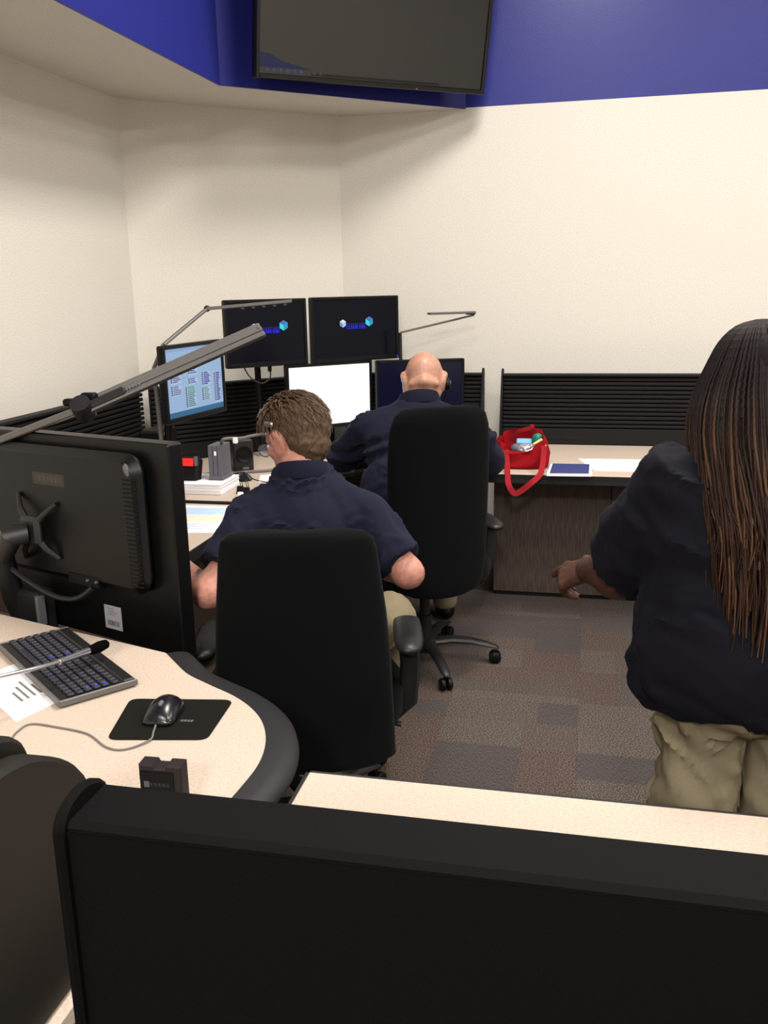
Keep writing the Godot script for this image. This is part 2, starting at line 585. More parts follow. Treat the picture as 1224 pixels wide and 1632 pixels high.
func carpet() -> void:
	# quilted carpet: pieces of several tones and pile directions, each piece its own
	var tones := [Color(0.545, 0.505, 0.484), Color(0.564, 0.524, 0.491), Color(0.556, 0.490, 0.454), Color(0.526, 0.494, 0.491), Color(0.537, 0.501, 0.476), Color(0.575, 0.535, 0.503), Color(0.523, 0.490, 0.487), Color(0.560, 0.505, 0.472)]
	var ms := []
	for i in tones.size():
		var m := grain(tones[i], 0.98, M.pile, Vector3(2.4, 2.4, 2.4) if i % 3 else Vector3(9.0, 2.4, 1.2), M.pile, 0.25, 0.05)
		m.uv1_offset = Vector3(i * 0.37, 0, i * 0.71)
		m.rim_enabled = true
		m.rim = 0.2
		ms.append(m)
	var fl: Node3D = get_node("floor")
	var n := 0
	var x0 := -1.5
	while x0 < 1.6:
		var z0 := -4.7
		while z0 < -1.5:
			var rects := [Rect2(x0, z0, 0.5, 0.5)]
			for k in 4:
				var i := 0
				for q in rects.size():
					if rects[q].get_area() > rects[i].get_area(): i = q
				var r: Rect2 = rects[i]
				rects.remove_at(i)
				var s := snappedf(rng.randf_range(0.3, 0.7), 0.1)
				if (r.size.x > r.size.y) == (rng.randf() < 0.85):
					rects.append(Rect2(r.position, Vector2(r.size.x * s, r.size.y)))
					rects.append(Rect2(r.position + Vector2(r.size.x * s, 0), Vector2(r.size.x * (1 - s), r.size.y)))
				else:
					rects.append(Rect2(r.position, Vector2(r.size.x, r.size.y * s)))
					rects.append(Rect2(r.position + Vector2(0, r.size.y * s), Vector2(r.size.x, r.size.y * (1 - s))))
			for r in rects:
				var c: Vector2 = r.get_center()
				var hh := rng.randf_range(-0.0003, 0.0003)
				var o := part(fl, "carpet_tile", Shape.new().box(Vector3.ZERO, Vector3(r.size.x - 0.0004, 0.012, r.size.y - 0.0004), 0.0004), ms[rng.randi() % ms.size()])
				o.position = Vector3(c.x, -0.006 + hh, c.y)
				n += 1
			z0 += 0.5
		x0 += 0.5

# slatted panel from p0 to p1 (left to right as its user sees it)
func slat_panel(t: Node3D, p0: Vector2, p1: Vector2, y0: float, y1: float, rows: int, caps := [true, true], slots := true) -> void:
	var d := (p1 - p0).normalized()
	var L := p0.distance_to(p1)
	var X := Vector3(d.x, 0, d.y)
	var Z := X.cross(Vector3.UP)
	var c := Vector3((p0.x + p1.x) / 2, 0, (p0.y + p1.y) / 2)
	var Bs := Basis(X, Vector3.UP, Z)
	var at := func(x: float, y: float, z: float) -> Vector3: return c + X * x + Vector3.UP * y + Z * z
	wpart(t, "panel_back", Shape.new().box(at.call(0, (0.02 + y1) / 2, -0.03), Vector3(L, y1 - 0.02, 0.025), 0.003, Bs), M.slat_back)
	wpart(t, "panel_rail", Shape.new().box(at.call(0, y1 - 0.006, -0.015), Vector3(L, 0.014, 0.06), 0.004, Bs), M.slat)
	var yb := y0 + 0.09
	wpart(t, "panel_foot", Shape.new().box(at.call(0, (y0 + yb) / 2, -0.004), Vector3(L, yb - y0 - 0.003, 0.02), 0.003, Bs), M.slat)
	if slots:
		for s in ([-0.34, 0.02, 0.36] if L > 1.0 else [0.0]):
			wpart(t, "cable_slot", Shape.new().box(at.call(s * L, y0 + 0.035, 0.004), Vector3(0.17, 0.02, 0.008), 0.003, Bs), M.slat_back)
	var step := (y1 - 0.018 - yb) / rows
	var sm := Shape.new().box(Vector3.ZERO, Vector3(L, step - 0.007, 0.018), 0.004, Bs).mesh()
	for k in rows:
		var o := wpart(t, "slat", sm, M.slat)
		o.position += at.call(0, yb + step * (k + 0.5), -0.006)
	for e in 2:
		if caps[e]:
			var x := -L / 2 - 0.012 if e == 0 else L / 2
			# fin: narrow at the top, bowed towards the user below
			var o := PackedVector2Array([Vector2(-0.055, y0 - 0.1), Vector2(0.075, y0 - 0.1), Vector2(0.075, y0 + 0.10), Vector2(0.06, y0 + 0.18), Vector2(0.035, y0 + 0.27), Vector2(0.005, y1 - 0.02), Vector2(-0.015, y1 + 0.02), Vector2(-0.03, y1 + 0.028), Vector2(-0.05, y1 + 0.02), Vector2(-0.055, y1)])
			var T := Transform3D(Basis(Z, Vector3.UP, -X), at.call(x + 0.012, 0, 0))
			wpart(t, "end_cap", Shape.new().extrude(o, T, 0.012, 0.003), M.slat)

# rounded bumper along the front edge of a worktop; points run with the worktop on their left
func bumper(pts: Array, width: float, y: float) -> Shape:
	var rows := []
	var n := pts.size()
	for i in n:
		var a: Vector2 = pts[maxi(i - 1, 0)]
		var b: Vector2 = pts[mini(i + 1, n - 1)]
		var d := (b - a).normalized()
		var out := Vector2(-d.y, d.x)
		var ring := PackedVector3Array()
		for q in [[0.0, 0.0], [0.45, -0.002], [0.8, -0.008], [0.97, -0.018], [1.0, -0.028], [0.9, -0.038], [0.0, -0.042]]:
			var p: Vector2 = pts[i] + out * (width * q[0])
			ring.append(Vector3(p.x, y + q[1], p.y))
		rows.append(ring)
	var s := Shape.new()
	s.loft(rows, true, true)
	return s

func smooth_path(pts: Array, per := 6) -> Array:   # Catmull-Rom through 2D or 3D points
	var out := []
	for i in pts.size() - 1:
		var a = pts[maxi(i - 1, 0)]
		var b = pts[i]
		var c = pts[i + 1]
		var d = pts[mini(i + 2, pts.size() - 1)]
		for k in per: out.append(b.cubic_interpolate(c, a, d, float(k) / per))
	out.append(pts[-1])
	return out

func consoles() -> void:
	# the console that the photographer stands behind
	var t := thing("dispatch_console", "black console in the foreground seen from behind, a strip of beige worktop beyond it", "desk", Vector3(0.4, 0, -1.0))
	wpart(t, "back_panel", Shape.new().box(Vector3(0.56, 0.566, -0.70), Vector3(2.07, 1.112, 0.028), 0.004), M.panel)
	wpart(t, "top_cap", Shape.new().box(Vector3(0.56, 1.122, -0.723), Vector3(2.07, 0.016, 0.076), 0.006), M.cap)
	wpart(t, "inner_panel", Shape.new().box(Vector3(0.56, 0.92, -0.745), Vector3(2.06, 0.36, 0.024), 0.003), M.panel)
	var prof := PackedVector2Array([Vector2(0.676, 0.02), Vector2(0.676, 1.120), Vector2(0.680, 1.130), Vector2(0.688, 1.139), Vector2(0.700, 1.145), Vector2(0.715, 1.148), Vector2(0.730, 1.147), Vector2(0.745, 1.142), Vector2(0.757, 1.135), Vector2(0.766, 1.126), Vector2(0.772, 1.10), Vector2(0.772, 0.02)])
	wpart(t, "end_cap", Shape.new().extrude(prof, Transform3D(Basis(Vector3(0, 0, -1), Vector3.UP, Vector3.RIGHT), Vector3(-0.483, 0, 0)), 0.012, 0.004), M.panel)
	wpart(t, "worktop", Shape.new().box(Vector3(0.56, 0.726, -1.113), Vector3(2.09, 0.028, 0.708), 0.002), M.laminate)
	wpart(t, "front_edge", Shape.new().box(Vector3(0.56, 0.722, -1.470), Vector3(2.09, 0.036, 0.008), 0.002), M.edge)
	wpart(t, "left_edge", Shape.new().box(Vector3(-0.488, 0.722, -1.113), Vector3(0.008, 0.036, 0.708), 0.002), M.edge)
	for x in [-0.42, 1.54]:
		wpart(t, "side_panel", Shape.new().box(Vector3(x, 0.355, -1.05), Vector3(0.03, 0.70, 0.5), 0.003), M.wood_dark)
	# the desk with the keyboard
	t = thing("keyboard_desk", "beige curved desk carrying the keyboard and mouse pad, with a dark rounded edge", "desk", Vector3(-1.4, 0, -1.5))
	var curve := smooth_path([Vector2(-1.005, -1.953), Vector2(-0.95, -1.895), Vector2(-0.895, -1.842), Vector2(-0.82, -1.795), Vector2(-0.744, -1.750), Vector2(-0.685, -1.70), Vector2(-0.639, -1.640), Vector2(-0.606, -1.565), Vector2(-0.590, -1.48), Vector2(-0.594, -1.385), Vector2(-0.606, -1.25), Vector2(-0.612, -0.95), Vector2(-0.612, -0.80)], 4)
	var plan := [[-2.2, -0.80], [-2.2, -2.318]]
	for p in curve: plan.append([p.x, p.y])
	wpart(t, "worktop", slab(plan, 0.712, 0.74, 0.002), M.laminate)
	curve.reverse()
	var nose := []
	for p in curve:
		if p.y < -1.3: nose.append(p)
	wpart(t, "front_edge", bumper(nose, 0.066, 0.738), M.edge)
	wpart(t, "rear_shelf", slab([[-2.2, -2.36], [-2.2, -2.6], [-1.0, -2.3], [-0.98, -1.99]], 0.56, 0.588, 0.002), M.wood_dark)
	wpart(t, "side_panel", Shape.new().box(Vector3(-0.75, 0.355, -1.15), Vector3(0.03, 0.71, 0.6), 0.003), M.wood_dark)
	wpart(t, "rear_panel", slab([[-2.1, -2.24], [-2.1, -2.27], [-1.08, -1.97], [-1.08, -1.94]], 0.01, 0.711), M.wood_dark)
	# the console along the left wall
	t = thing("dispatch_console", "console along the left wall where the brown-haired man works, with a dark wood cabinet", "desk", Vector3(-1.75, 0, -2.9))
	wpart(t, "worktop", slab([[-2.2, -2.62], [-1.85, -2.62], [-1.33, -2.50], [-1.32, -3.47], [-2.2, -3.47]], 0.712, 0.74, 0.002), M.laminate)
	wpart(t, "front_edge", bumper([Vector2(-1.32, -2.50), Vector2(-1.32, -2.9), Vector2(-1.32, -3.2), Vector2(-1.32, -3.47)], -0.08, 0.738), M.edge)
	wpart(t, "cabinet_body", Shape.new().box(Vector3(-1.8, 0.37, -3.0), Vector3(0.56, 0.68, 0.86), 0.002), M.wood_dark)
	for k in 2:
		wpart(t, "cabinet_panel", Shape.new().box(Vector3(-1.512, 0.37, -2.79 - 0.425 * k), Vector3(0.018, 0.66, 0.42), 0.002), M.wood_dark)
	slat_panel(t, Vector2(-2.2, -2.62), Vector2(-2.2, -3.498), 0.74, 1.13, 12, [true, false])
	# the corner console
	t = thing("dispatch_console", "corner console where the bald man works, beige top under the bank of monitors", "desk", Vector3(-1.5, 0, -4.3))
	var edge := [Vector2(-1.32, -3.53), Vector2(-1.32, -3.9), Vector2(-1.27, -4.1), Vector2(-1.15, -4.28), Vector2(-1.0, -4.39), Vector2(-0.8, -4.44), Vector2(-0.575, -4.44)]
	edge = smooth_path(edge, 3)
	plan = [[-2.2, -4.25], [-2.2, -3.53]]
	for p in edge: plan.append([p.x, p.y])
	plan.append([-0.575, -5.05]); plan.append([-1.36, -5.05]); plan.append([-1.42, -5.0])
	wpart(t, "worktop", slab(plan, 0.712, 0.74, 0.002), M.laminate)
	edge.reverse()
	wpart(t, "front_edge", bumper(edge, 0.075, 0.738), M.edge)
	wpart(t, "side_edge", Shape.new().box(Vector3(-1.76, 0.715, -3.525), Vector3(0.88, 0.05, 0.012), 0.003), M.edge)
	wpart(t, "cabinet_body", slab([[-2.15, -3.6], [-1.55, -3.6], [-1.55, -4.3], [-0.95, -4.75], [-0.62, -4.75], [-0.62, -5.02], [-1.4, -5.02], [-2.15, -4.3]], 0.02, 0.711), M.wood_dark)
	slat_panel(t, Vector2(-2.2, -3.502), Vector2(-2.2, -4.25), 0.74, 1.13, 12, [false, false])
	slat_panel(t, Vector2(-2.17, -4.28), Vector2(-1.42, -5.02), 0.74, 1.13, 12, [false, false])
	slat_panel(t, Vector2(-1.36, -5.06), Vector2(-0.58, -5.06), 0.74, 1.13, 12, [false, true])
	# the long counter at the back wall
	t = thing("dispatch_console", "long counter on the back wall with a slatted black panel, where the red bag lies", "desk", Vector3(0.5, 0, -4.7))
	wpart(t, "worktop", Shape.new().box(Vector3(0.58, 0.726, -4.655), Vector3(2.10, 0.028, 0.83), 0.002), M.laminate)
	wpart(t, "front_edge", bumper([Vector2(-0.47, -4.24), Vector2(0.2, -4.24), Vector2(0.9, -4.24), Vector2(1.63, -4.24)], -0.07, 0.738), M.edge)
	wpart(t, "cabinet_body", Shape.new().box(Vector3(0.58, 0.375, -4.85), Vector3(2.08, 0.67, 0.39), 0.002), M.wood_dark)
	var x := -0.465
	for wd in [0.592, 0.592, 0.45, 0.45]:
		wpart(t, "cabinet_panel", Shape.new().box(Vector3(x + wd / 2, 0.352, -4.643), Vector3(wd - 0.004, 0.655, 0.018), 0.002), M.wood)
		x += wd
	wpart(t, "plinth", Shape.new().box(Vector3(0.58, 0.012, -4.66), Vector3(2.08, 0.024, 0.02)), M.slat_back)
	slat_panel(t, Vector2(-0.462, -5.075), Vector2(1.62, -5.075), 0.74, 1.125, 12)

func television() -> void:
	# hung in front of the diagonal soffit face, tilted down
	var X := Vector3(0.7071, 0, -0.7071).normalized()
	var out := Vector3(0.7071, 0, 0.7071)
	var Y := (Vector3.UP * cos(0.21) + out * sin(0.21)).normalized()
	var Z := X.cross(Y)
	var base := Vector3(-1.045, 2.537, -4.655)
	var t := thing("television", "large dark wall television hung tilted from the blue corner soffit", "television", base)
	X = X.rotated(Z, 0.028)
	Y = Y.rotated(Z, 0.028)
	t.basis = Basis(X, Y, Z)
	var w := 1.285
	var h := 0.76
	part(t, "housing", Shape.new().box(Vector3(0, h / 2, -0.02), Vector3(w, h, 0.035), 0.006), M.black)
	part(t, "rear_cover", Shape.new().box(Vector3(0, h / 2, -0.05), Vector3(w * 0.7, h * 0.6, 0.035), 0.012), M.black)
	var f := Shape.new()
	for s in [-1, 1]:
		f.box(Vector3(s * (w / 2 - 0.009), h / 2, 0.004), Vector3(0.018, h, 0.016), 0.003)
	f.box(Vector3(0, 0.012, 0.004), Vector3(w - 0.036, 0.024, 0.016), 0.003)
	f.box(Vector3(0, h - 0.009, 0.004), Vector3(w - 0.036, 0.018, 0.016), 0.003)
	part(t, "bezel", f, M.gloss)
	var sc := Shape.new()
	sc.quad(Vector3(-w / 2 + 0.018, 0.024, 0.002), Vector3(w / 2 - 0.018, 0.024, 0.002), Vector3(w / 2 - 0.018, h - 0.018, 0.002), Vector3(-w / 2 + 0.018, h - 0.018, 0.002))
	part(t, "screen", sc, M.tv_screen, 0.0)
	# task bar with its row of small icons along the bottom edge of the screen
	part(t, "screen_bar", Shape.new().box(Vector3(0.0, 0.033, 0.0025), Vector3(0.72, 0.012, 0.001)), M.gloss)
	for k in 9:
		part(t, "screen_icon", Shape.new().box(Vector3(-0.585 + k * 0.034, 0.04, 0.003), Vector3(0.012 + 0.006 * (k % 2), 0.014, 0.001)), glow(Color(0.45, 0.55, 0.85) if k < 6 else Color(0.5, 0.5, 0.52), 0.16))
	part(t, "screen_patch", Shape.new().extrude(PackedVector2Array([Vector2(-0.62, 0.05), Vector2(-0.35, 0.05), Vector2(-0.5, 0.075), Vector2(-0.575, 0.105), Vector2(-0.62, 0.11)]), Transform3D(Basis.IDENTITY, Vector3(0, 0, 0.0022)), 0.0006), glow(Color(0.1, 0.2, 0.6), 0.14))
	part(t, "power_light", Shape.new().box(Vector3(0.22, 0.006, 0.013), Vector3(0.01, 0.005, 0.003), 0.001), M.grey)
	var br := Shape.new()
	for s in [-0.2, 0.2]:
		br.box(Vector3(s, 0.36, -0.10), Vector3(0.04, 0.45, 0.08), 0.005)
	part(t, "wall_bracket", br, M.black)

# a flat monitor: top left and top right corners seen from its screen side, height, what its screen shows
func monitor(label: String, l: Vector3, r: Vector3, h: float, screen: Material, group := "", tilt := 0.0) -> Node3D:
	var X := (r - l).normalized()
	var Z := X.cross(Vector3.UP).normalized()
	var Y := Z.cross(X)
	if tilt != 0.0:
		Y = Y.rotated(X, tilt)
		Z = Z.rotated(X, tilt)
	var w := l.distance_to(r)
	var t := thing("monitor", label, "monitor", (l + r) / 2 - Y * h, group)
	t.basis = Basis(X, Y, Z)
	var bz := 0.016
	part(t, "housing", Shape.new().box(Vector3(0, h / 2, -0.016), Vector3(w, h, 0.026), 0.006), M.plastic)
	part(t, "rear_cover", Shape.new().box(Vector3(0, h / 2, -0.038), Vector3(w * 0.72, h * 0.66, 0.03), 0.012), M.plastic)
	var f := Shape.new()
	for s in [-1, 1]:
		f.box(Vector3(s * (w / 2 - bz / 2), h / 2, 0.001), Vector3(bz, h, 0.014), 0.004)
	f.box(Vector3(0, bz / 2 + 0.003, 0.001), Vector3(w - bz * 2, bz + 0.006, 0.014), 0.003)
	f.box(Vector3(0, h - bz / 2, 0.001), Vector3(w - bz * 2, bz, 0.014), 0.003)
	part(t, "bezel", f, M.plastic)
	var s := Shape.new()
	var x := w / 2 - bz
	s.quad(Vector3(-x, bz + 0.006, 0.0), Vector3(x, bz + 0.006, 0.0), Vector3(x, h - bz, 0.0), Vector3(-x, h - bz, 0.0))
	part(t, "screen", s, screen, 0.0)
	return t

func hexagon(c: Vector3, r: float, part_of: int) -> Shape:   # one visible face of a little cube seen corner-on
	var p := func(deg: float) -> Vector3: return c + Vector3(cos(deg_to_rad(deg)), sin(deg_to_rad(deg)), 0) * r
	var s := Shape.new()
	var a: float = [90.0, 210.0, 330.0][part_of]
	s.quad(c, p.call(a - 60), p.call(a), p.call(a + 60))
	return s

func logo(t: Node3D, y: float, x: float, cubes: Array) -> void:
	var f := SystemFont.new()
	f.font_names = PackedStringArray(["Droid Sans"])
	f.font_weight = 700
	for k in 2:
		var tm := TextMesh.new()
		tm.text = "CLEARCUBE"
		tm.font = f
		tm.font_size = 18
		tm.pixel_size = 0.00118
		tm.depth = 0.0006
		var o := part(t, "logo_text", tm, glow(Color(0.10, 0.16, 1.0), 0.9 if k == 0 else 0.35))
		o.position = Vector3(x, y - 0.014 + k * 0.014, 0.0016)
	for q in cubes:
		for k in 3:
			part(t, "logo_cube", hexagon(Vector3(x + q[0], y + q[1], 0.0014), q[2], k), glow(q[3][k], 1.0), 0.0)

func monitors() -> void:
	var pale := [Color(0.85, 0.9, 0.95), Color(0.45, 0.6, 0.75), Color(0.7, 0.8, 0.9)]
	var cyan := [Color(0.25, 0.45, 0.75), Color(0.2, 0.85, 0.9), Color(0.1, 0.6, 0.75)]
	var g := "screens standing round the corner console"
	var t := monitor("dark upper monitor with a cyan cube logo, partly hidden by the big grey lamp", Vector3(-1.738, 1.557, -4.254), Vector3(-1.421, 1.556, -4.571), 0.33, M.screen_off, g)
	logo(t, 0.185, 0.012, [[-0.08, 0.008, 0.021, pale], [0.082, 0.014, 0.026, cyan]])
	part(t, "mount_arm", Shape.new().tube([Vector3(0, 0.16, -0.05), Vector3(0, 0.1, -0.14), Vector3(0.02, -0.43, -0.16)], 0.017, 8), M.black)
	var plug := smooth_path([Vector3(-0.12, 0.0, -0.03), Vector3(-0.09, -0.05, -0.03), Vector3(-0.03, -0.085, -0.03), Vector3(0.02, -0.06, -0.03), Vector3(0.02, 0.0, -0.03)], 5)
	part(t, "cable", Shape.new().tube(plug, 0.0035, 6), M.cable_dark)
	part(t, "plug", Shape.new().box(Vector3(0.02, -0.012, -0.03), Vector3(0.018, 0.034, 0.016), 0.003), M.black)
	t = monitor("dark upper monitor at the right of the pair showing the whole cube logo", Vector3(-1.402, 1.558, -4.588), Vector3(-1.024, 1.557, -4.966), 0.335, M.screen_off, g)
	logo(t, 0.19, 0.0, [[-0.08, 0.008, 0.021, pale], [0.082, 0.014, 0.026, cyan]])
	part(t, "mount_arm", Shape.new().tube([Vector3(0, 0.16, -0.05), Vector3(0, 0.1, -0.1), Vector3(0, -0.43, -0.1)], 0.017, 8), M.black)
	part(t, "power_light", Shape.new().box(Vector3(0.255, 0.012, 0.008), Vector3(0.006, 0.012, 0.002)), glow(Color(0.2, 0.25, 1.0), 0.8))
	t = monitor("monitor with a blank bright white screen beside the brown-haired man's head", Vector3(-1.513, 1.226, -4.479), Vector3(-1.149, 1.223, -4.843), 0.345, M.screen_white, g)
	part(t, "mount_arm", Shape.new().tube([Vector3(0, 0.16, -0.05), Vector3(0, 0.1, -0.12), Vector3(0, -0.13, -0.12)], 0.017, 8), M.black)
	var l := AreaLight3D.new()
	l.name = "screen_light"
	l.area_size = Vector2(0.47, 0.3)
	l.light_energy = 0.09
	l.light_color = Color(0.82, 0.9, 1.0)
	l.shadow_enabled = true
	l.position = Vector3(0, 0.17, 0.02)
	l.rotation.y = PI
	t.add_child(l)
	t = monitor("monitor with a dark blue screen directly behind the bald man's head", Vector3(-1.118, 1.222, -4.80), Vector3(-0.663, 1.22, -4.97), 0.33, M.screen_blue, g)
	part(t, "mount_arm", Shape.new().tube([Vector3(0, 0.16, -0.05), Vector3(0, 0.1, -0.07), Vector3(0, -0.14, -0.07)], 0.017, 8), M.black)
	# the list screen at the left
	var im := Image.create(256, 180, false, Image.FORMAT_RGB8)
	im.fill(Color(0.62, 0.74, 0.88))
	im.fill_rect(Rect2i(0, 166, 256, 14), Color(0.2, 0.42, 0.58))
	im.fill_rect(Rect2i(0, 0, 256, 8), Color(0.55, 0.68, 0.84))
	for b in [[18, 30, 46, 62, Color(0.36, 0.42, 0.55), 1], [96, 18, 44, 58, Color(0.32, 0.36, 0.62), 1], [18, 98, 46, 26, Color(0.45, 0.45, 0.68), 0], [96, 84, 42, 16, Color(0.42, 0.4, 0.68), 0], [158, 74, 42, 36, Color(0.25, 0.22, 0.62), 0], [80, 106, 46, 56, Color(0.34, 0.5, 0.52), 1], [156, 116, 40, 34, Color(0.45, 0.55, 0.58), 1], [216, 80, 30, 82, Color(0.22, 0.18, 0.55), 0]]:
		im.fill_rect(Rect2i(b[0], b[1], b[2], b[3]), Color(0.72, 0.8, 0.9))
		var y := 0
		while y < b[3] - 3:
			var c: Color = b[4]
			if b[5] and y < 12: c = Color(0.35, 0.62, 0.5)
			im.fill_rect(Rect2i(b[0], b[1] + y, 6, 3), Color(0.12, 0.12, 0.3))
			im.fill_rect(Rect2i(b[0] + 9, b[1] + y, int((b[2] - 10) * rng.randf_range(0.6, 1.0)), 3), c)
			y += 5
	t = monitor("monitor with a pale blue screen of coloured lists at the left end of the bank", Vector3(-1.672, 1.394, -3.421), Vector3(-1.596, 1.396, -3.861), 0.318, picture(im, 0.85), g)
	part(t, "mount_arm", Shape.new().tube([Vector3(0, 0.16, -0.05), Vector3(0, 0.1, -0.14), Vector3(0.02, -0.3, -0.2)], 0.018, 8), M.black)
	# base unit with two small white tags under it
	t = thing("monitor_stand", "black monitor stand with two small white tags under the list screen", "stand", Vector3(-1.98, 0.74, -3.95))
	part(t, "post", Shape.new().box(Vector3(0, 0.12, 0), Vector3(0.10, 0.24, 0.20), 0.01), M.black)
	part(t, "foot", Shape.new().box(Vector3(0, 0.012, 0), Vector3(0.2, 0.024, 0.28), 0.006), M.black)
	for k in 2:
		part(t, "tag", Shape.new().box(Vector3(0.053, 0.215, 0.035 - k * 0.035), Vector3(0.003, 0.022 - 0.006 * k, 0.02 - 0.011 * k)), M.paper)
	rear_monitor()

func rear_monitor() -> void:
	# big monitor seen from the back: local x runs to its left as we see it, z towards us
	var r := Vector3(-1.03, 1.238, -2.10)
	var l := Vector3(-1.75, 1.225, -2.385)
	var X := (r - l).normalized()
	var Z := X.cross(Vector3.UP).normalized()
	var w := l.distance_to(r)
	var h := 0.58
	var t := thing("monitor", "big black monitor seen from the back at the left, with a white barcode sticker", "monitor", (l + r) / 2 - Vector3.UP * h)
	t.basis = Basis(X, Vector3.UP, Z)
	var rr := func(x0: float, x1: float, y0: float, y1: float, rad: float) -> PackedVector2Array:
		var o := PackedVector2Array()
		for q in [[x1 - rad, y1 - rad, 0.0], [x0 + rad, y1 - rad, 90.0], [x0 + rad, y0 + rad, 180.0], [x1 - rad, y0 + rad, 270.0]]:
			for k in 7:
				var a := deg_to_rad(q[2] + k * 15.0)
				o.append(Vector2(q[0] + cos(a) * rad, q[1] + sin(a) * rad))
		return o
	part(t, "housing", Shape.new().extrude(rr.call(-w / 2, w / 2, 0, h, 0.008), Transform3D(Basis.IDENTITY, Vector3(0, 0, -0.05)), 0.05, 0.004), M.plastic)
	part(t, "screen", Shape.new().box(Vector3(0, h / 2, -0.052), Vector3(w - 0.03, h - 0.03, 0.004)), M.screen_off)
	part(t, "rear_cover", Shape.new().extrude(rr.call(-w / 2 + 0.07, w / 2 - 0.075, 0.17, h - 0.028, 0.055), Transform3D(Basis.IDENTITY, Vector3(0, 0, -0.004)), 0.05, 0.022), M.plastic)
	part(t, "corner_cap", Shape.new().ball(Vector3(w / 2 - 0.112, h - 0.068, 0.042), Vector3(0.012, 0.02, 0.007), Basis(Vector3(0, 0, 1), 0.5)), M.grey)
	for k in 26:
		part(t, "vent_slat", Shape.new().box(Vector3(w / 2 - 0.105, 0.20 + k * 0.0115, 0.045), Vector3(0.05, 0.005, 0.006), 0.002), M.black)
	# bracket with four feet, and the arm
	var br := Shape.new()
	for s in [[-0.05, 0.06], [0.055, 0.05], [-0.05, -0.06], [0.05, -0.05]]:
		br.tube([Vector3(-0.11, 0.315, 0.075), Vector3(-0.11 + s[0], 0.315 + s[1], 0.07), Vector3(-0.11 + s[0] * 1.6, 0.315 + s[1] * 1.6, 0.050)], [0.014, 0.009, 0.0065], 8)
	br.box(Vector3(-0.11, 0.315, 0.075), Vector3(0.085, 0.085, 0.03), 0.012)
	part(t, "mount_bracket", br, M.base)
	part(t, "mount_arm", Shape.new().tube([Vector3(-0.11, 0.31, 0.09), Vector3(-0.13, 0.31, 0.125), Vector3(-0.20, 0.24, 0.12), Vector3(-0.23, 0.10, 0.08), Vector3(-0.24, -0.07, 0.02)], [0.03, 0.034, 0.034, 0.032, 0.03], 10), M.base)
	var port := Shape.new().box(Vector3(0.06, 0.185, 0.03), Vector3(0.13, 0.035, 0.04), 0.004)
	part(t, "port_panel", port, M.black)
	for x in [0.085, 0.122]:
		part(t, "port_screw", Shape.new().lathe([[0.004, 0.0], [0.004, 0.006], [0.001, 0.007]], Transform3D(Basis(Vector3.RIGHT, Vector3(0, 0, 1), Vector3.DOWN), Vector3(x, 0.19, 0.05)), 8), M.grey)
	var cab := smooth_path([Vector3(-0.30, 0.245, 0.10), Vector3(-0.22, 0.22, 0.11), Vector3(-0.1, 0.165, 0.10), Vector3(0.0, 0.138, 0.09), Vector3(0.06, 0.14, 0.07), Vector3(0.10, 0.17, 0.05)], 5)
	part(t, "cable", Shape.new().tube(cab, 0.008, 8), M.base)
	var im := Image.create(64, 56, false, Image.FORMAT_RGB8)
	im.fill(Color(0.62, 0.62, 0.64))
	for y in [6, 11, 16, 21]: im.fill_rect(Rect2i(10 + (y % 3) * 3, y, 34 - (y % 4) * 4, 2), Color(0.45, 0.45, 0.48))
	var bx := 10
	while bx < 54:
		var bw := rng.randi_range(1, 2)
		im.fill_rect(Rect2i(bx, 36, bw, 12), Color(0.16, 0.16, 0.18))
		bx += bw + rng.randi_range(1, 2)
	var st := Shape.new()
	st.quad(Vector3(0.078, 0.035, 0.0015), Vector3(0.15, 0.035, 0.0015), Vector3(0.15, 0.105, 0.0015), Vector3(0.078, 0.105, 0.0015))
	part(t, "sticker", st, picture(im, 0.0, 0.7), 0.0).set_meta("label", "white barcode sticker")
	var pl := Image.create(96, 24, false, Image.FORMAT_RGB8)
	pl.fill(Color(0.16, 0.15, 0.13))
	for k in 7: pl.fill_rect(Rect2i(6 + k * 12, 6, 8, 12), Color(0.24, 0.23, 0.2) if k % 3 else Color(0.2, 0.19, 0.17))
	var ps := Shape.new()
	ps.quad(Vector3(-0.12, 0.445, 0.0465), Vector3(0.02, 0.445, 0.0465), Vector3(0.02, 0.48, 0.0465), Vector3(-0.12, 0.48, 0.0465))
	part(t, "maker_plate", ps, picture(pl, 0.0, 0.6), 0.0)
	# stand block under the arm, on the rear shelf
	part(t, "stand_foot", Shape.new().box(Vector3(-0.17, 0.05, 0.055), Vector3(0.13, 0.16, 0.07), 0.012), M.base)
	part(t, "stand_clip", Shape.new().box(Vector3(-0.095, 0.08, 0.085), Vector3(0.012, 0.09, 0.03), 0.004), M.grey)

# ---------------------------------------------------------------- chairs
func blob_ring(y: float, hw: float, ht: float, zc: float, bend: float, n := 28, e := 2.8) -> PackedVector3Array:
	var r := PackedVector3Array()
	for k in n:
		var a := -TAU * k / n
		var c := cos(a)
		var s := sin(a)
		var x := signf(c) * pow(absf(c), 2.0 / e) * hw
		var z := signf(s) * pow(absf(s), 2.0 / e) * ht
		r.append(Vector3(x, y, zc + z - bend * pow(x / maxf(hw, 0.05), 2.0)))
	return r

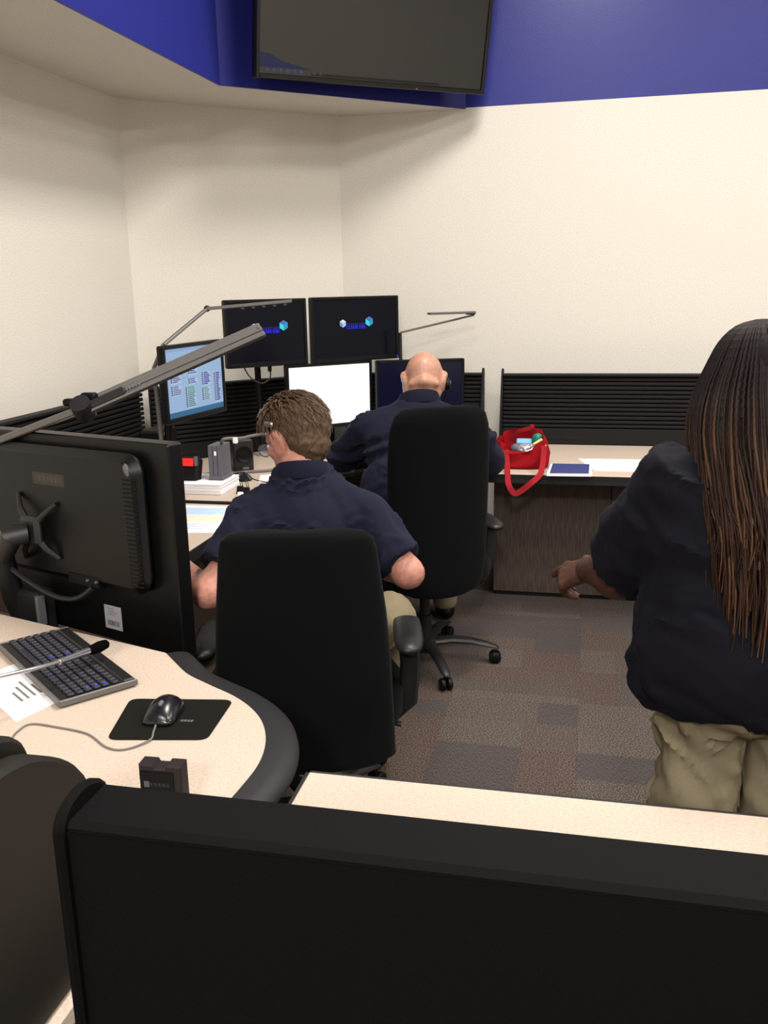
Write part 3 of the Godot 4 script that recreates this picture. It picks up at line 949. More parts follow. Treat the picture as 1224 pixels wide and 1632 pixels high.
func make_chair(label: String, at: Vector3, turn: float, back: Array, arm_y: float, legs_from: float, arm_w := 0.29) -> Node3D:
	# local axes: the sitter looks along -z; back: rows of [y, half width, half thickness, z]
	var t := thing("office_chair", label, "chair", at, "", turn)
	var rows := []
	for b in back: rows.append(blob_ring(b[0], b[1], b[2], b[3], 0.035))
	part(t, "backrest", Shape.new().loft(rows), M.fabric, 60.0)
	var lip := []
	for k in range(2, back.size() - 2):
		var b: Array = back[k]
		lip.append(b)
	var seat := []
	for q in [[0.385, 0.20, 0.19], [0.395, 0.26, 0.235], [0.42, 0.275, 0.25], [0.47, 0.277, 0.252], [0.492, 0.262, 0.24], [0.502, 0.20, 0.19]]:
		seat.append(blob_ring(q[0], q[1], q[2], -0.02, 0.0))
	part(t, "seat", Shape.new().loft(seat), M.fabric, 60.0)
	part(t, "seat_pan", Shape.new().box(Vector3(0, 0.395, 0.0), Vector3(0.34, 0.03, 0.36), 0.01), M.base)
	part(t, "back_bracket", Shape.new().tube([Vector3(0, 0.385, 0.08), Vector3(0, 0.372, 0.16), Vector3(0, 0.39, 0.21), Vector3(0, 0.43, 0.225)], 0.025, 8, true, 0.6), M.base)
	for s in [-1, 1]:
		var pad := []
		for q in [[-0.13, 0.030, 0.010], [-0.12, 0.040, 0.015], [-0.05, 0.043, 0.018], [0.05, 0.043, 0.019], [0.10, 0.038, 0.018], [0.125, 0.026, 0.014], [0.132, 0.012, 0.006]]:
			var ring := PackedVector3Array()
			for k in 14:
				var a := TAU * k / 14
				ring.append(Vector3(s * arm_w + cos(a) * q[1], arm_y + sin(a) * q[2] - 0.006 * pow(q[0] / 0.13, 2.0), q[0] - 0.01))
			pad.append(ring)
		part(t, "armrest", Shape.new().loft(pad), M.base, 60.0)
		part(t, "armrest_post", Shape.new().tube([Vector3(s * arm_w, arm_y - 0.01, 0.02), Vector3(s * (arm_w + 0.005), arm_y - 0.08, 0.02), Vector3(s * (arm_w - 0.005), 0.43, 0.02), Vector3(s * 0.24, 0.385, 0.01), Vector3(s * 0.15, 0.38, 0.0)], 0.02, 8, true, 1.5), M.base)
	part(t, "gas_lift", Shape.new().lathe([[0.03, 0.07], [0.03, 0.22], [0.022, 0.222], [0.022, 0.36], [0.06, 0.365], [0.06, 0.385]]), M.base)
	part(t, "lever", Shape.new().tube([Vector3(0.14, 0.375, 0.02), Vector3(0.22, 0.37, 0.03), Vector3(0.265, 0.36, 0.03)], [0.006, 0.006, 0.009], 8), M.base)
	part(t, "hub", Shape.new().lathe([[0.02, 0.055], [0.055, 0.06], [0.06, 0.09], [0.05, 0.115], [0.03, 0.125]]), M.base)
	for k in 5:
		var a := deg_to_rad(legs_from + 72.0 * k)
		var d := Vector3(cos(a), 0, sin(a))
		var side := d.cross(Vector3.UP)
		var rr := []
		for q in [[0.03, 0.095, 0.030, 0.022], [0.12, 0.102, 0.027, 0.021], [0.20, 0.097, 0.024, 0.018], [0.27, 0.083, 0.022, 0.014], [0.31, 0.072, 0.018, 0.010], [0.322, 0.066, 0.008, 0.005]]:
			var ring := PackedVector3Array()
			for e in 12:
				var b := TAU * e / 12
				ring.append(d * q[0] + side * cos(b) * q[2] + Vector3.UP * (q[1] + sin(b) * q[3] * (1.0 if sin(b) > 0 else 0.6)))
			rr.append(ring)
		var leg := part(t, "leg", Shape.new().loft(rr), M.base, 50.0)
		var cs := Shape.new()
		var tang := side
		for s in [-1, 1]:
			var T := Transform3D(Basis(d, tang * s, d.cross(tang * s)), d * 0.305 + Vector3.UP * 0.0265 + tang * s * 0.006)
			cs.lathe([[0.008, 0.0], [0.0262, 0.001], [0.0265, 0.014], [0.022, 0.019], [0.012, 0.021]], T, 14)
		cs.box(d * 0.30 + Vector3.UP * 0.045, Vector3(0.02, 0.03, 0.012), 0.004, Basis(d, Vector3.UP, d.cross(Vector3.UP)))
		part(leg, "caster", cs, M.black)
	return t

func chairs() -> void:
	var b := [[0.325, 0.14, 0.02, 0.225], [0.335, 0.21, 0.03, 0.228], [0.36, 0.245, 0.038, 0.23], [0.52, 0.240, 0.045, 0.235], [0.65, 0.236, 0.048, 0.232], [0.78, 0.226, 0.046, 0.238], [0.89, 0.213, 0.043, 0.25], [0.96, 0.205, 0.04, 0.262], [0.99, 0.196, 0.037, 0.268], [1.008, 0.175, 0.03, 0.272], [1.017, 0.13, 0.018, 0.275], [1.02, 0.07, 0.008, 0.276]]
	make_chair("black fabric office chair that the brown-haired man sits in, nearer of the two chairs", Vector3(-0.772, 0, -2.38), 0.233, b, 0.63, 20.0)
	var c := [[0.375, 0.07, 0.012, 0.24], [0.38, 0.12, 0.022, 0.24], [0.40, 0.165, 0.032, 0.24], [0.44, 0.19, 0.04, 0.235], [0.55, 0.203, 0.048, 0.232], [0.70, 0.208, 0.05, 0.230], [0.85, 0.21, 0.05, 0.236], [1.00, 0.208, 0.047, 0.25], [1.08, 0.20, 0.043, 0.26], [1.125, 0.185, 0.036, 0.268], [1.15, 0.155, 0.024, 0.272], [1.158, 0.09, 0.01, 0.275]]
	make_chair("tall-backed black office chair that the bald man sits in, farther of the two chairs", Vector3(-0.665, 0, -3.70), 0.47, c, 0.62, 91.0)

# ---------------------------------------------------------------- people
func head(f: Field, c: Vector3, fw: Vector3, up0: Vector3, s := 1.0, ears := true) -> Basis:
	var r := fw.cross(up0).normalized()
	var u := r.cross(fw).normalized()
	var Bf := Basis(r, u, -fw)
	var at := func(x: float, y: float, z: float) -> Vector3: return c + (r * x + u * y + fw * z) * s
	f.egg(at.call(0, 0.035, -0.012), Vector3(0.074, 0.080, 0.093) * s, Bf)          # skull
	f.egg(at.call(0, -0.035, 0.025), Vector3(0.056, 0.062, 0.062) * s, Bf)           # face
	f.egg(at.call(0, -0.085, 0.055), Vector3(0.034, 0.020, 0.026) * s, Bf)           # chin
	f.bone(at.call(-0.055, -0.05, 0.0), at.call(-0.028, -0.088, 0.05), 0.014 * s, 0.014 * s)   # jaw
	f.bone(at.call(0.055, -0.05, 0.0), at.call(0.028, -0.088, 0.05), 0.014 * s, 0.014 * s)
	f.bone(at.call(-0.035, 0.022, 0.07), at.call(0.035, 0.022, 0.07), 0.010 * s, 0.010 * s)      # brow
	f.bone(at.call(0, 0.008, 0.08), at.call(0, -0.024, 0.098), 0.008 * s, 0.0125 * s)            # nose
	for k in [-1, 1]:
		f.egg(at.call(k * 0.012, -0.026, 0.09), Vector3.ONE * 0.008 * s)
		f.egg(at.call(k * 0.042, -0.016, 0.06), Vector3(0.018, 0.014, 0.016) * s, Bf)   # cheekbone
		if ears:
			var pts := []
			for q in 8:
				var a := deg_to_rad(-60 + q * 38.0)
				pts.append(at.call(k * (0.080 + 0.006 * sin(a)), -0.002 + 0.028 * sin(a), -0.012 - 0.016 * cos(a)))
			for q in 7: f.bone(pts[q], pts[q + 1], 0.0028 * s, 0.0028 * s)
			f.egg(at.call(k * 0.076, -0.004, -0.008), Vector3(0.006, 0.024, 0.014) * s, Bf)
			f.egg(at.call(k * 0.076, -0.030, 0.0), Vector3(0.005, 0.008, 0.007) * s, Bf)
	f.bone(at.call(-0.016, -0.052, 0.082), at.call(0.016, -0.052, 0.082), 0.006 * s, 0.006 * s)   # lips
	f.bone(at.call(-0.014, -0.063, 0.08), at.call(0.014, -0.063, 0.08), 0.007 * s, 0.007 * s)
	return Bf

func eyes(t: Node3D, c: Vector3, Bf: Basis, s := 1.0) -> void:
	for k in [-1, 1]:
		wpart(t, "eye", Shape.new().ball(c + Bf * Vector3(k * 0.031, 0.004, -0.076) * s, Vector3.ONE * 0.0115 * s, Basis.IDENTITY, 12), M.white, 60.0)

# a hand: wrist, the way the fingers point, the way the palm looks, the way the thumb lies; bend per joint for index..little, thumb
func hand(sh: Shape, w: Vector3, d: Vector3, palm: Vector3, thumb: Vector3, bend: Array, s := 1.0, spread := 0.0) -> void:
	d = d.normalized()
	thumb = (thumb - d * thumb.dot(d)).normalized()
	palm = (palm - d * palm.dot(d)); palm = (palm - thumb * palm.dot(thumb)).normalized()
	var f := Field.new(w - Vector3.ONE * 0.21 * s, w + Vector3.ONE * 0.21 * s, 0.0045, 330.0)
	var kn := []
	for i in 4:
		kn.append(w + (d * [0.088, 0.092, 0.086, 0.076][i] + thumb * [0.028, 0.008, -0.011, -0.028][i] - palm * [0.0, 0.003, 0.002, 0.0][i]) * s)
		f.bone(w + thumb * (0.014 - 0.009 * i) * s, kn[i], 0.0155 * s, 0.0112 * s)
	f.bone(kn[0], kn[3], 0.0105 * s, 0.0095 * s)
	for i in 4:
		var L: float = [0.074, 0.082, 0.076, 0.060][i] * s
		var r: float = [0.0092, 0.0095, 0.009, 0.008][i] * s
		var p: Vector3 = kn[i]
		var a := 0.0
		for j in 3:
			a += bend[i] * [0.8, 1.0, 0.7][j]
			var e := (d + thumb * (spread * (1.5 - i))).normalized()
			var q: Vector3 = p + (e * cos(a) + palm * sin(a)) * L * [0.45, 0.30, 0.25][j]
			f.bone(p, q, r * (1.0 - 0.08 * j), r * (0.93 - 0.08 * j))
			p = q
	var t0 := w + (d * 0.022 + thumb * 0.018 + palm * 0.006) * s
	var td := (d * 0.7 + thumb * 0.75 + palm * 0.25).normalized()
	var t1: Vector3 = t0 + td * 0.042 * s
	var t2: Vector3 = t1 + (td * cos(bend[4]) + (palm * 0.7 + d * 0.6 - thumb * 0.3).normalized() * sin(bend[4])) * 0.034 * s
	var t3: Vector3 = t2 + (td * cos(bend[4] * 1.8) + (palm * 0.7 + d * 0.6 - thumb * 0.3).normalized() * sin(bend[4] * 1.8)) * 0.028 * s
	f.bone(t0, t1, 0.0155 * s, 0.0115 * s); f.bone(t1, t2, 0.0108 * s, 0.0098 * s); f.bone(t2, t3, 0.0098 * s, 0.0075 * s)
	f.into(sh)

func cloth(f: Field, amount: float, dir: Vector3, freq: float, seed_: int) -> void:   # folds: ridges running along dir
	var n := FastNoiseLite.new()
	n.seed = seed_
	n.frequency = 1.0
	n.fractal_octaves = 2
	var d := dir.normalized()
	var c := d.cross(Vector3(0.12, 0.1, 1.0)).normalized()
	f.bumps = func(p: Vector3, _n: Vector3) -> float:
		var q := p - d * p.dot(d) * 0.86
		var a := n.get_noise_3dv(q * freq)
		var b := n.get_noise_3dv(p * freq * 0.45 + Vector3(7, 3, 5))
		var w := sin((p.dot(c) + 0.35 * p.dot(d) * b) * freq * 4.2 + a * 3.0 + b * 5.0)
		return amount * (0.8 * a + 0.75 * pow(0.5 + 0.5 * w, 4.0) * clampf(0.45 + 1.6 * b, 0.0, 1.0))   # soft swells, and narrow ridges that come and go

# a folded collar: a band of cloth round the neck, open in front
func collar(t: Node3D, c: Vector3, Bt: Basis, r: float, h: float, drop: float, m: Material) -> void:
	var rows := []
	for k in 25:
		var a := deg_to_rad(-152 + k * 304.0 / 24.0)
		var o := Bt * Vector3(sin(a), 0, cos(a) * 0.96)
		var y := Vector3.UP * (drop * cos(a))
		rows.append(PackedVector3Array([c + o * (r - 0.003) + y + Vector3.UP * h * 0.5, c + o * (r + 0.003) + y + Vector3.UP * h * 0.52, c + o * (r + 0.010) + y + Vector3.UP * h * 0.2, c + o * (r + 0.016) + y - Vector3.UP * h * 0.35, c + o * (r + 0.015) + y - Vector3.UP * h * 0.5, c + o * (r + 0.006) + y - Vector3.UP * h * 0.48]))
	var s := Shape.new()
	s.loft(rows)
	wpart(t, "collar", s, m, 50.0)

func shoes(t: Node3D, spots: Array, fw: Vector3) -> void:
	for p in spots:
		var f := Field.new(p + Vector3(-0.2, -0.02, -0.2), p + Vector3(0.2, 0.16, 0.2), 0.012, 90.0)
		f.bone(p + Vector3(0, 0.045, 0) - fw * 0.03, p + Vector3(0, 0.035, 0) + fw * 0.13, 0.037, 0.030)
		f.bone(p + Vector3(0, 0.05, 0), p + Vector3(0, 0.10, 0), 0.042, 0.042)
		f.cut(p + Vector3(0, -0.05, 0), Basis.IDENTITY, Vector3(0.3, 0.05, 0.3))
		wpart(t, "shoe", f.into(Shape.new()), M.black, 60.0)

func people() -> void:
	brown_haired_man()
	bald_man()
	woman()

func brown_haired_man() -> void:
	var t := thing("person", "man with short brown hair and glasses in a navy polo shirt, seated and looking down", "person", Vector3(-0.772, 0, -2.42))
	var fw := Vector3(-0.84, -0.36, -0.42).normalized()
	var hc := Vector3(-0.846, 1.178, -2.56)
	var sh := Shape.new()
	var hf := Field.new(hc - Vector3.ONE * 0.19, hc + Vector3.ONE * 0.16, 0.006, 150.0)
	var Bf := head(hf, hc, fw, Vector3.UP, 1.0)
	var nb := Vector3(-0.805, 1.055, -2.50)
	hf.limb([hc + Bf * Vector3(0, -0.03, 0.02), hc.lerp(nb, 0.6), nb], [0.056, 0.055, 0.062])
	hf.into(sh)
	# joints
	var shl := Vector3(-0.945, 0.965, -2.44)
	var shr := Vector3(-0.622, 0.965, -2.50)
	var ell := Vector3(-1.02, 0.79, -2.26)
	var elr := Vector3(-0.487, 0.815, -2.45)
	var wrl := Vector3(-1.20, 0.825, -2.44)
	var wrr := Vector3(-0.66, 0.745, -2.70)
	var bf := Field.new(Vector3(-1.34, 0.3, -2.98), Vector3(-0.4, 1.12, -2.12), 0.013, 85.0)
	bf.limb([nb, Vector3(-0.79, 0.96, -2.49), Vector3(-0.775, 0.8, -2.43), Vector3(-0.772, 0.6, -2.36)], [0.05, 0.07, 0.08, 0.09])
	bf.limb([Vector3(-0.79, 0.96, -2.49), shl, ell, wrl], [0.05, 0.042, 0.040, 0.026])
	bf.limb([Vector3(-0.79, 0.96, -2.49), shr, elr, wrr], [0.05, 0.042, 0.040, 0.026])
	bf.into(sh)
	hand(sh, wrl, Vector3(-0.8, -0.22, -0.55), Vector3(0, -1, 0), Vector3(0.5, 0, -0.85), [0.25, 0.3, 0.35, 0.4, 0.4])
	hand(sh, wrr, Vector3(-0.55, 0.1, -0.8), Vector3(-0.4, -1, 0.1), Vector3(-0.8, 0.3, 0.5), [0.35, 0.4, 0.45, 0.5, 0.4])
	wpart(t, "body", sh, M.skin, 70.0)
	eyes(t, hc, Bf)
	# shirt
	var f := Field.new(Vector3(-1.14, 0.44, -2.72), Vector3(-0.38, 1.14, -2.06), 0.012, 75.0)
	var Bt := looking(Vector3(-0.28, -0.12, -0.95))
	f.egg(Vector3(-0.785, 0.915, -2.47), Vector3(0.185, 0.15, 0.115), Bt)
	f.egg(Vector3(-0.775, 0.73, -2.40), Vector3(0.175, 0.19, 0.125), Bt)
	f.egg(Vector3(-0.772, 0.58, -2.35), Vector3(0.18, 0.12, 0.14), Bt)
	f.limb([shl + Vector3(0.03, 0.015, 0), nb + Vector3(0, -0.01, 0), shr + Vector3(-0.03, 0.015, 0)], [0.062, 0.066, 0.062])
	var cl := shl.lerp(ell, 0.98)
	var cr := shr.lerp(elr, 0.80)
	f.limb([shl, cl], [0.066, 0.066])
	f.limb([shr, cr, shr.lerp(elr, 1.15)], [0.066, 0.068, 0.068])
	f.limb([shl, shl.lerp(ell, 0.5), shl.lerp(ell, 1.2)], [0.066, 0.064, 0.062])
	var Bl := looking((ell - shl).normalized())
	var Br := looking((elr - shr).normalized())
	f.cut(shl.lerp(ell, 0.70) + (ell - shl).normalized() * 0.15, Bl, Vector3(0.085, 0.085, 0.15))
	f.cut(cr + (elr - shr).normalized() * 0.12, Br, Vector3(0.088, 0.088, 0.12))
	f.bone(nb, nb + Vector3(-0.005, 0.03, -0.01), 0.072, 0.068)
	f.cut(Vector3(-0.805, 1.185, -2.52), Basis.IDENTITY, Vector3(0.09, 0.075, 0.09))
	cloth(f, 0.016, Vector3(0.42, -0.88, 0.2), 10.0, 5)
	wpart(t, "shirt", f.into(Shape.new()), M.navy, 70.0)
	# collar: a band round the neck
	collar(t, nb + Vector3(0.0, 0.036, -0.004), Bt, 0.070, 0.05, 0.014, M.navy)
	# trousers
	f = Field.new(Vector3(-1.3, 0.02, -3.1), Vector3(-0.4, 0.72, -2.1), 0.015, 75.0)
	f.egg(Vector3(-0.772, 0.56, -2.35), Vector3(0.175, 0.10, 0.14), Bt)
	f.limb([Vector3(-0.69, 0.565, -2.38), Vector3(-0.60, 0.575, -2.72), Vector3(-0.68, 0.10, -2.80)], [0.095, 0.072, 0.052])
	f.limb([Vector3(-0.86, 0.565, -2.38), Vector3(-0.98, 0.575, -2.74), Vector3(-0.96, 0.10, -2.82)], [0.095, 0.075, 0.055])
	cloth(f, 0.006, Vector3(0.3, 0.2, -1), 14.0, 8)
	wpart(t, "trousers", f.into(Shape.new()), M.khaki, 70.0)
	shoes(t, [Vector3(-0.68, 0.0, -2.80), Vector3(-0.96, 0.0, -2.83)], Vector3(-0.3, 0, -0.95).normalized())
	# hair
	f = Field.new(hc - Vector3.ONE * 0.17, hc + Vector3.ONE * 0.17, 0.006, 120.0)
	f.egg(hc + Bf * Vector3(0, 0.035, 0.018), Vector3(0.084, 0.084, 0.104), Bf)
	f.egg(hc + Bf * Vector3(0, -0.005, 0.055), Vector3(0.070, 0.085, 0.060), Bf)
	f.egg(hc + Bf * Vector3(0, 0.095, -0.05), Vector3(0.055, 0.028, 0.045), Bf)
	f.cut(hc + Bf * Vector3(0, -0.085, -0.10), Bf, Vector3(0.12, 0.135, 0.085))
	for k in [-1, 1]: f.cut(hc + Bf * Vector3(k * 0.08, -0.045, 0.0), Bf, Vector3(0.045, 0.055, 0.028))
	f.cut(hc + Bf * Vector3(0, -0.155, 0.05), Bf, Vector3(0.13, 0.06, 0.1))
	var hn := FastNoiseLite.new()
	hn.seed = 21
	hn.frequency = 1.0
	f.bumps = func(p: Vector3, _n: Vector3) -> float:
		var q: Vector3 = Bf.inverse() * (p - hc)
		return 0.009 * hn.get_noise_3d(q.x * 40.0, q.y * 30.0, q.z * 30.0) + 0.003 * hn.get_noise_3d(q.x * 120.0, q.y * 60.0, q.z * 90.0)
	var hs := f.into(Shape.new())
	for i in 1500:   # locks lying over the cap
		var a := rng.randf_range(-PI, PI)
		var b := rng.randf_range(-0.85, 1.45)
		var q := Vector3(sin(a) * cos(b) * 0.083, 0.045 + sin(b) * 0.083, cos(a) * cos(b) * 0.103 + 0.016)
		if q.z < -0.03 and q.y < 0.07: continue
		if q.z < 0.05 and q.y < 0.0: continue
		if absf(q.x) > 0.04 and q.y < 0.045 and q.z < 0.045: continue
		var nrm := (q - Vector3(0, 0.03, 0.016)).normalized()
		var dn := (Vector3(rng.randf_range(-0.5, 0.5), -1.0, rng.randf_range(0.1, 0.9) if q.y > 0.07 else 0.1))
		dn = (dn - nrm * dn.dot(nrm)).normalized()
		var L := rng.randf_range(0.022, 0.048)
		var lift := rng.randf_range(0.002, 0.010)
		var pts := []
		for k in 3: pts.append(hc + Bf * (q + dn * L * k / 2.0 + nrm * (0.004 + lift * sin(k * 1.2))))
		hs.tube(pts, [0.0022, 0.0019, 0.0004], 4, false)
	wpart(t, "hair", hs, M.hair, 60.0)
	# glasses
	var g := thing("eyeglasses", "thin-framed glasses worn by the brown-haired man", "glasses", hc + Bf * Vector3(0, 0.0, -0.1))
	for k in [-1, 1]:
		var rim := []
		for e in 17:
			var a := TAU * e / 16
			rim.append(hc + Bf * Vector3(k * 0.034 + cos(a) * 0.026, -0.002 + sin(a) * 0.019, -0.104 + 0.004 * absf(cos(a))))
		wpart(g, "rim", Shape.new().tube(rim, 0.0016, 6, false), M.grey, 60.0)
		var gl := mat(Color(0.8, 0.9, 1.0, 0.12), 0.04, 0.6)
		gl.transparency = BaseMaterial3D.TRANSPARENCY_ALPHA
		wpart(g, "lens", Shape.new().ball(hc + Bf * Vector3(k * 0.034, -0.002, -0.103), Vector3(0.0255, 0.0185, 0.0015), Bf, 16), gl, 60.0)
		wpart(g, "temple", Shape.new().tube([hc + Bf * Vector3(k * 0.061, 0.002, -0.100), hc + Bf * Vector3(k * 0.078, 0.004, -0.05), hc + Bf * Vector3(k * 0.082, 0.008, 0.0), hc + Bf * Vector3(k * 0.082, -0.008, 0.022)], 0.0018, 6), M.grey, 60.0)
	wpart(g, "bridge", Shape.new().tube([hc + Bf * Vector3(-0.01, 0.004, -0.104), hc + Bf * Vector3(0, 0.008, -0.108), hc + Bf * Vector3(0.01, 0.004, -0.104)], 0.0015, 6), M.grey, 60.0)
	headset("headset with a silver pad above the brown-haired man's ear", hc, Bf, 0.088, -1, true)

func headset(label: String, hc: Vector3, Bf: Basis, r: float, side: int, clip: bool) -> void:
	var g := thing("headset", label, "headset", hc + Bf * Vector3(0, 0.1, 0.0))
	var band := []
	for k in 13:
		var a := deg_to_rad(-8 + k * 98.0 / 12.0) if clip else deg_to_rad(-8 + k * 196.0 / 12.0)
		band.append(hc + Bf * Vector3(side * cos(a) * (r + 0.004), 0.03 + sin(a) * (r + (0.008 if clip else 0.0)), 0.004))
	wpart(g, "headband", Shape.new().tube(band, 0.004, 6, true, 0.5), M.black, 60.0)
	if clip:
		wpart(g, "temple_pad", Shape.new().box(hc + Bf * Vector3(side * (r + 0.006), 0.055, 0.01), Vector3(0.009, 0.017, 0.034), 0.004, Bf * Basis(Vector3.RIGHT, 0.35)), M.chrome)
	else:
		wpart(g, "ear_cup", Shape.new().lathe([[0.012, 0.016], [0.026, 0.012], [0.03, 0.0], [0.026, -0.01], [0.01, -0.012]], Transform3D(Basis(Bf.y, Bf.x * side, Bf.y.cross(Bf.x * side)), hc + Bf * Vector3(side * (r + 0.006), -0.012, -0.006)), 18), M.black)
		wpart(g, "cup_badge", Shape.new().ball(hc + Bf * Vector3(side * (r + 0.022), -0.006, -0.004), Vector3(0.004, 0.010, 0.008), Bf, 10), M.grey)
	if not clip: wpart(g, "microphone_boom", Shape.new().tube([hc + Bf * Vector3(side * (r + 0.006), -0.02, -0.02), hc + Bf * Vector3(side * (r - 0.002), -0.06, -0.07), hc + Bf * Vector3(side * 0.045, -0.075, -0.11)], [0.003, 0.003, 0.006], 8), M.black, 60.0)

func bald_man() -> void:
	var t := thing("person", "bald man in a dark navy shirt seated at the corner console, seen from behind", "person", Vector3(-0.70, 0, -3.78))
	var fw := Vector3(-0.16, -0.42, -0.92).normalized()
	var hc := Vector3(-0.716, 1.195, -4.02)
	var sh := Shape.new()
	var hf := Field.new(hc - Vector3.ONE * 0.21, hc + Vector3.ONE * 0.19, 0.007, 130.0)
	var Bf := head(hf, hc, fw, Vector3.UP, 1.08)
	var nb := Vector3(-0.735, 1.075, -3.965)
	hf.limb([hc + Bf * Vector3(0, -0.02, 0.03), hc.lerp(nb, 0.6), nb], [0.066, 0.072, 0.075])
	hf.limb([hc + Bf * Vector3(-0.055, -0.035, 0.075), hc + Bf * Vector3(0, -0.03, 0.098), hc + Bf * Vector3(0.055, -0.035, 0.075)], [0.012, 0.017, 0.012])
	hf.into(sh)
	var shl := Vector3(-0.955, 0.985, -3.93)
	var shr := Vector3(-0.50, 0.985, -3.98)
	var ell := Vector3(-1.12, 0.835, -4.10)
	var elr := Vector3(-0.44, 0.82, -4.13)
	var wrl := Vector3(-1.0, 0.785, -4.32)
	var wrr := Vector3(-0.60, 0.785, -4.33)
	var bf := Field.new(Vector3(-1.22, 0.3, -4.5), Vector3(-0.32, 1.14, -3.5), 0.014, 80.0)
	bf.limb([nb, Vector3(-0.73, 0.96, -3.94), Vector3(-0.71, 0.78, -3.84), Vector3(-0.69, 0.58, -3.76)], [0.06, 0.08, 0.10, 0.11])
	bf.limb([Vector3(-0.73, 0.96, -3.94), shl, ell, wrl], [0.06, 0.045, 0.042, 0.03])
	bf.limb([Vector3(-0.73, 0.96, -3.94), shr, elr, wrr], [0.06, 0.045, 0.042, 0.03])
	bf.into(sh)
	hand(sh, wrl, Vector3(0.35, -0.15, -0.9), Vector3(0, -1, -0.2), Vector3(0.9, 0, 0.3), [0.3, 0.35, 0.4, 0.45, 0.4])
	hand(sh, wrr, Vector3(-0.45, -0.15, -0.85), Vector3(0, -1, -0.2), Vector3(-0.9, 0, 0.4), [0.3, 0.35, 0.4, 0.45, 0.4])
	wpart(t, "body", sh, M.skin_bald, 70.0)
	eyes(t, hc, Bf, 1.08)
	var f := Field.new(Vector3(-1.26, 0.46, -4.4), Vector3(-0.30, 1.17, -3.44), 0.013, 75.0)
	var Bt := looking(Vector3(-0.3, -0.2, -0.93))
	f.egg(Vector3(-0.735, 0.93, -3.90), Vector3(0.225, 0.16, 0.135), Bt)
	f.egg(Vector3(-0.725, 0.76, -3.80), Vector3(0.235, 0.17, 0.165), Bt)
	f.egg(Vector3(-0.70, 0.60, -3.74), Vector3(0.225, 0.13, 0.17), Bt)
	f.limb([shl + Vector3(0.04, 0.02, 0), nb + Vector3(0, -0.02, 0), shr + Vector3(-0.04, 0.02, 0)], [0.07, 0.085, 0.07])
	f.limb([shl, ell], [0.078, 0.072])
	f.limb([shr, elr], [0.078, 0.072])
	f.limb([ell, ell.lerp(wrl, 0.75)], [0.066, 0.05])
	f.limb([elr, elr.lerp(wrr, 0.75)], [0.066, 0.05])
	f.bone(nb, nb + Vector3(0.003, 0.03, -0.015), 0.085, 0.08)
	f.cut(Vector3(-0.73, 1.215, -4.02), looking(Vector3(-0.2, -0.35, -0.9)), Vector3(0.10, 0.085, 0.10))
	cloth(f, 0.012, Vector3(1.0, 0.3, 0.2), 10.0, 15)
	# the strained fold that runs from the armpit across the lower back
	var base = f.bumps
	f.bumps = func(p: Vector3, n: Vector3) -> float:
		var line := 0.985 - 1.1 * pow(clampf(-0.74 - p.x, 0.0, 0.3), 1.9)
		var g := (p.y - line) / 0.016
		return base.call(p, n) + (0.014 * exp(-pow(g + 1.7, 2.0)) - 0.016 * exp(-g * g) if n.z > -0.3 and p.y < 1.06 else 0.0)
	wpart(t, "shirt", f.into(Shape.new()), M.navy, 70.0)
	collar(t, nb + Vector3(0.003, 0.036, -0.012), Bt, 0.083, 0.055, 0.02, M.navy)
	f = Field.new(Vector3(-1.1, 0.02, -4.4), Vector3(-0.3, 0.74, -3.45), 0.016, 70.0)
	f.egg(Vector3(-0.69, 0.58, -3.74), Vector3(0.21, 0.10, 0.17), Bt)
	f.limb([Vector3(-0.59, 0.585, -3.80), Vector3(-0.66, 0.58, -4.16), Vector3(-0.66, 0.10, -4.24)], [0.105, 0.08, 0.06])
	f.limb([Vector3(-0.79, 0.585, -3.78), Vector3(-0.93, 0.58, -4.12), Vector3(-0.92, 0.10, -4.16)], [0.105, 0.08, 0.06])
	wpart(t, "trousers", f.into(Shape.new()), M.khaki, 70.0)
	shoes(t, [Vector3(-0.66, 0, -4.25), Vector3(-0.92, 0, -4.17)], Vector3(-0.3, 0, -0.95).normalized())
	headset("black headset worn by the bald man, its ear cup on his right ear", hc, Bf, 0.094, 1, false)

